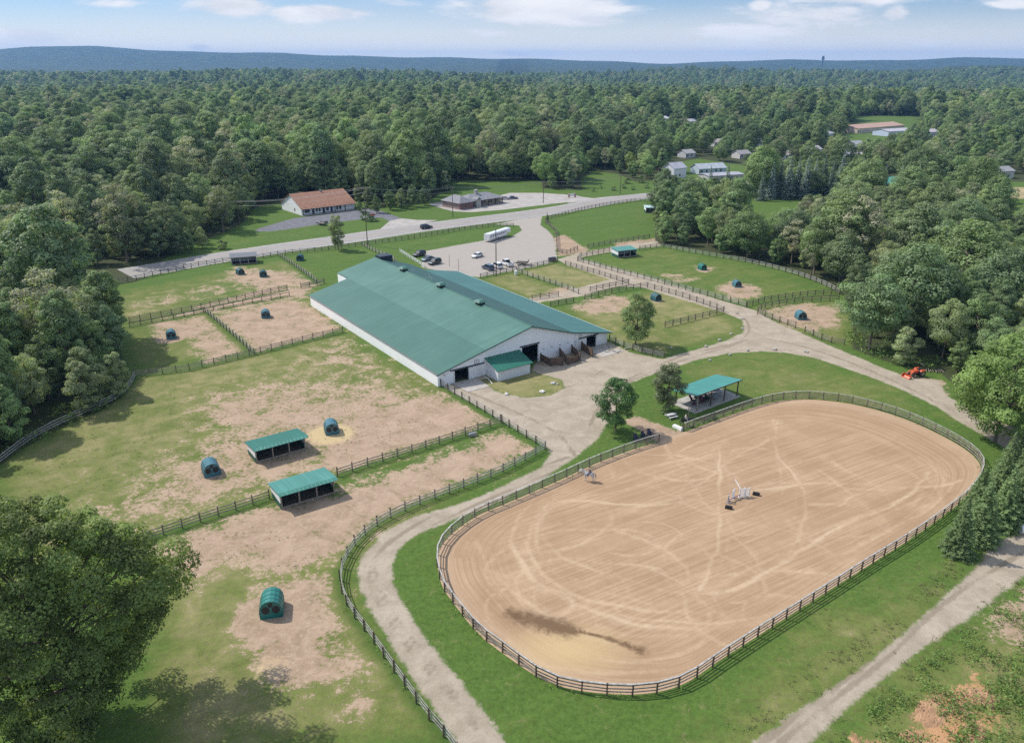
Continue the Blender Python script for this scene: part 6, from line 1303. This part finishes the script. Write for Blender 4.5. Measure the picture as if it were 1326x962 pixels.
def forest():
    rest = np.where(~near & okp)[0]; print('forest', len(rest)); n = len(rest); me = bpy.data.meshes.new('forest'); me.vertices.add(n)
    P = np.zeros((n, 3), np.float32); P[:, :2] = CA[rest, :2]; P[:, 2] = terrain(P[:, 0].astype(float), P[:, 1].astype(float))
    me.vertices.foreach_set('co', P.ravel()); vs = sorted(set(V_BROAD+V_EDGE+[V_THIN])); pk = [PK[i] for i in rest]
    me.attributes.new('vi', 'INT', 'POINT').data.foreach_set('value', np.array([vs.index(p[0]) for p in pk], np.int32))
    attr(me, 'sc', [p[1] for p in pk]); attr(me, 'rz', CA[rest, 3]*40)
    o = link('forest', me); tag(o, 'vast mixed green forest rolling away to the horizon', 'forest', kind='stuff')
    ng = bpy.data.node_groups.new('forest', 'GeometryNodeTree'); ng.interface.new_socket('Geometry', in_out='INPUT', socket_type='NodeSocketGeometry'); ng.interface.new_socket('Geometry', in_out='OUTPUT', socket_type='NodeSocketGeometry')
    nd, l = ng.nodes, ng.links; gi = nd.new('NodeGroupInput'); go = nd.new('NodeGroupOutput'); iop = nd.new('GeometryNodeInstanceOnPoints'); iop.inputs['Pick Instance'].default_value = True
    g2i = nd.new('GeometryNodeGeometryToInstance')
    for v in reversed(vs):
        cm, tm, H = VAR[v]; src = bpy.data.objects.new('tree_source', cm.copy()); base = len(cm.vertices)
        # crown and trunk of the source joined, kept out of the scene itself
        bm = bmesh.new(); bm.from_mesh(cm); bm.from_mesh(tm); nf = len(cm.polygons); bm.faces.ensure_lookup_table()
        for f in bm.faces[nf:]: f.material_index = 1
        m2 = bpy.data.meshes.new('tree_source'); m2.materials.append(cm.materials[0]); m2.materials.append(BARK); bm.to_mesh(m2); bm.free(); src.data = m2
        oi = nd.new('GeometryNodeObjectInfo'); oi.inputs['Object'].default_value = src; oi.transform_space = 'ORIGINAL'; oi.inputs['As Instance'].default_value = True
        l.new(oi.outputs['Geometry'], g2i.inputs[0])
    def na(name, typ):
        n_ = nd.new('GeometryNodeInputNamedAttribute'); n_.data_type = typ; n_.inputs['Name'].default_value = name; return n_.outputs[0]
    l.new(gi.outputs[0], iop.inputs['Points']); l.new(g2i.outputs[0], iop.inputs['Instance']); l.new(na('vi', 'INT'), iop.inputs['Instance Index'])
    cx = nd.new('ShaderNodeCombineXYZ'); l.new(na('rz', 'FLOAT'), cx.inputs[2]); l.new(cx.outputs[0], iop.inputs['Rotation'])
    c2 = nd.new('ShaderNodeCombineXYZ'); sc_ = na('sc', 'FLOAT'); [l.new(sc_, c2.inputs[k]) for k in range(3)]; l.new(c2.outputs[0], iop.inputs['Scale']); l.new(iop.outputs[0], go.inputs[0])
    md = o.modifiers.new('forest', 'NODES'); md.node_group = ng
forest()

# ------------------------------------------------------------------ weeds and rough growth
def tufts(name, polys, dens, h, m, label, seed, lines=(), cat='weeds'):
    rg = np.random.default_rng(seed); C = []
    for p in polys:
        q = np.array(GP(p)); lo, hi = q.min(0), q.max(0); n = int((hi-lo).prod()*dens); P = rg.uniform(lo, hi, (n, 2)); ok = sdf(q, P[:, 0], P[:, 1]) > 0; P = P[ok]
        cl = np.sin(P[:, 0]*.9+1)+np.sin(P[:, 1]*1.1)+np.sin(P[:, 0]*.37-P[:, 1]*.5); C.append(P[cl > rg.uniform(-1.4, 1.4, len(P))])
    for ln, w in lines:
        q = resample(ln, int(len(ln)*2)+2); q = np.array(ln); d = np.r_[0, np.cumsum(np.hypot(*np.diff(q, axis=0).T))]; n = int(d[-1]*dens*w*2); t = rg.uniform(0, d[-1], n); x = np.interp(t, d, q[:, 0])+rg.normal(size=n)*w*.5; y = np.interp(t, d, q[:, 1])+rg.normal(size=n)*w*.5
        ok = (np.sin(t*.8)+np.sin(t*.31+2)+rg.uniform(-1, 1, n)) > -.2; C.append(np.stack([x, y], 1)[ok])
    P = np.concatenate(C); k = 14; n = len(P); hh = h*rg.uniform(.35, 1.3, n); c = np.repeat(np.c_[P, np.zeros(n)], k, 0); H_ = np.repeat(hh, k); d = rg.normal(size=(n*k, 3))*H_[:, None]*np.array([.42, .42, .0]); d[:, 2] = rg.uniform(.05, 1, n*k)*H_
    nn = rg.normal(size=(n*k, 3))*.6+[0, 0, .6]; nn /= np.linalg.norm(nn, axis=1, keepdims=True); V, F = leaf_quads(c+d, nn, .3*H_+.05, rg, .55)
    me = mesh_np(name, V, F); attr(me, 'tint', np.repeat(np.repeat(rg.uniform(0, 1, n), k), 4)); o = link(name, me, m); tag(o, label, cat, kind='stuff'); print(name, n)
M_WEED = leaf_mat('weed', [(.17, .26, .07), (.18, .27, .07)], val=(.6, 1.4)); M_WEED2 = leaf_mat('weed_dry', [(.25, .25, .11), (.26, .26, .12)], val=(.6, 1.3))
tufts('weeds', [[(1075, 985), (1125, 918), (1190, 865), (1260, 815), (1340, 752), (1400, 760), (1400, 1000), (1100, 1010)]], 5.5, .7, M_WEED, 'rough green weeds below the farm track', 5)
MATS['w']=0
ln = [G(*p) for p in ((960, 950), (1022, 905), (1092, 858), (1152, 810), (1202, 765), (1245, 725))]; ln2 = [G(*p) for p in ((1062, 968), (1118, 912), (1190, 856), (1268, 800), (1336, 750))]
tufts('verge_grass', [], 2.2, .32, M_WEED2, 'longer pale grass along the farm track edges', 6, [(ln, 1.6), (ln2, 1.2)], 'grass')
fl = [fence_path(f) for f in FENCES if f[0] in ('wood', 'mid', 'mid_low', 'upper', 'lane_a', 'lane_b', 'curve', 'arena', 'arena_far', 'yard', 'road_w')]
tufts('fence_grass', [], 1.6, .34, M_WEED, 'uncut grass growing under the paddock fences', 7, [([tuple(q) for q in p], .55) for p in fl], 'grass')
ed = [G(*p) for p in ((900, 452), (860, 464), (930, 458), (1020, 458), (1110, 484), (1212, 528))]
tufts('undergrowth', [[(1098, 455), (1150, 472), (1215, 484), (1235, 500), (1240, 480), (1110, 430), (1095, 430)], [(1240, 520), (1330, 560), (1330, 540), (1250, 505)], [(0, 608), (41, 578), (92, 551), (143, 529), (168, 509), (160, 490), (100, 520), (0, 580)]], .9, 1.5, M_WEED, 'leafy undergrowth along the wood edges', 8)
tufts('dry_stalks', [[(300, 500), (440, 440), (560, 500), (560, 560), (350, 620), (250, 620)], [(250, 700), (350, 670), (430, 720), (320, 760)], [(1000, 800), (1200, 720), (1150, 830), (1000, 910)], [(0, 620), (175, 495), (300, 480), (300, 620), (100, 690)]], .7, .17, M_WEED2, 'low dry tufts dotted over the worn paddocks', 9, cat='grass')

def mound(u, v, rx, ry, h, rz, seed, label):
    rg = np.random.default_rng(seed); n = 90; g = np.linspace(-1.25, 1.25, n); A, B = np.meshgrid(g, g); q = np.hypot(A, B); ph = rg.uniform(0, 6, 12)
    nz = sum(np.sin(A*f*math.cos(p)+B*f*math.sin(p)+p2)/f**.75 for f, p, p2 in zip((3, 4, 6, 9, 13, 19), ph[:6], ph[6:]))
    Z = h*(np.clip(1-q*q, -.8, 1)*.7+.55*nz)-.10+rg.normal(size=A.shape)*.03
    me = mesh_np('soil_mound', np.stack([A*rx, B*ry, np.maximum(Z, -.3)], -1).reshape(-1, 3), np.stack([(i := np.arange(n*n).reshape(n, n))[:-1, :-1], i[:-1, 1:], i[1:, 1:], i[1:, :-1]], -1).reshape(-1, 4), True)
    o = link('soil_mound', me, M_SOIL); x, y = G(u, v); o.location = (x, y, 0); o.rotation_euler = (0, 0, rz); tag(o, label, 'soil mound', 'soil mounds by the farm track')
M_SOIL = mat('orange_soil', (.44, .265, .145), .95, scale=.9, col2=(.27, .155, .085), bump=1.0, bscale=6)
mound(1218, 925, 2.3, 4.6, .30, -.75, 1, 'long heap of orange soil among the weeds'); mound(1268, 905, 1.6, 2.6, .25, -.5, 2, 'smaller heap of orange soil beside the long heap'); mound(1192, 955, 1.7, 1.6, .22, .2, 3, 'low lump of orange soil below the long heap'); mound(1118, 962, 1.6, 1.3, .22, .2, 4, 'orange soil lump nearest the farm track at the bottom edge')
mound(1262, 950, 2.2, 1.4, .22, .9, 5, 'orange soil heap lowest by the picture edge')

# ------------------------------------------------------------------ one label for one thing: look-alikes are told apart by their order from the left
def order_labels():
    by = {}
    for o in bpy.data.objects:
        if o.parent is None and o.get('category') and o.name in COL.objects: by.setdefault(o['label'], []).append(o)
    W_ = ['leftmost', 'second from left', 'third from left', 'fourth from left', 'fifth from left', 'sixth from left', 'seventh from left', 'eighth from left', 'ninth from left', 'tenth from left']
    for lab, L in by.items():
        if 1 < len(L) <= 20:
            L.sort(key=lambda o: proj(o.location.x, max(o.location.y, 1), 0)[0]); n = len(L)
            for i, o in enumerate(L): o['label'] = (W_[i] if i < (n+1)//2 else W_[n-1-i].replace('left', 'right')) + ' ' + ' '.join(lab.split()[:16-len(W_[min(i, n-1-i)].split())])
order_labels()

# ------------------------------------------------------------------ air
b = MB(); b.box(-9800, 9800, -950, 15200, -16, 262); hz = b.build('haze', None); vm = bpy.data.materials.new('haze'); vm.use_nodes = True; N = NT(vm.node_tree); N.n.clear()
o = N.new('ShaderNodeOutputMaterial'); v = N.new('ShaderNodeVolumePrincipled'); v.inputs['Density'].default_value = 7.6e-5; v.inputs['Color'].default_value = (.25, .52, .95, 1); v.inputs['Anisotropy'].default_value = .1; N.l.new(v.outputs[0], o.inputs['Volume'])
hz.data.materials.append(vm); tag(hz, 'thin bluish summer haze over the whole landscape', 'haze', kind='stuff')
print('objects', len(bpy.data.objects))
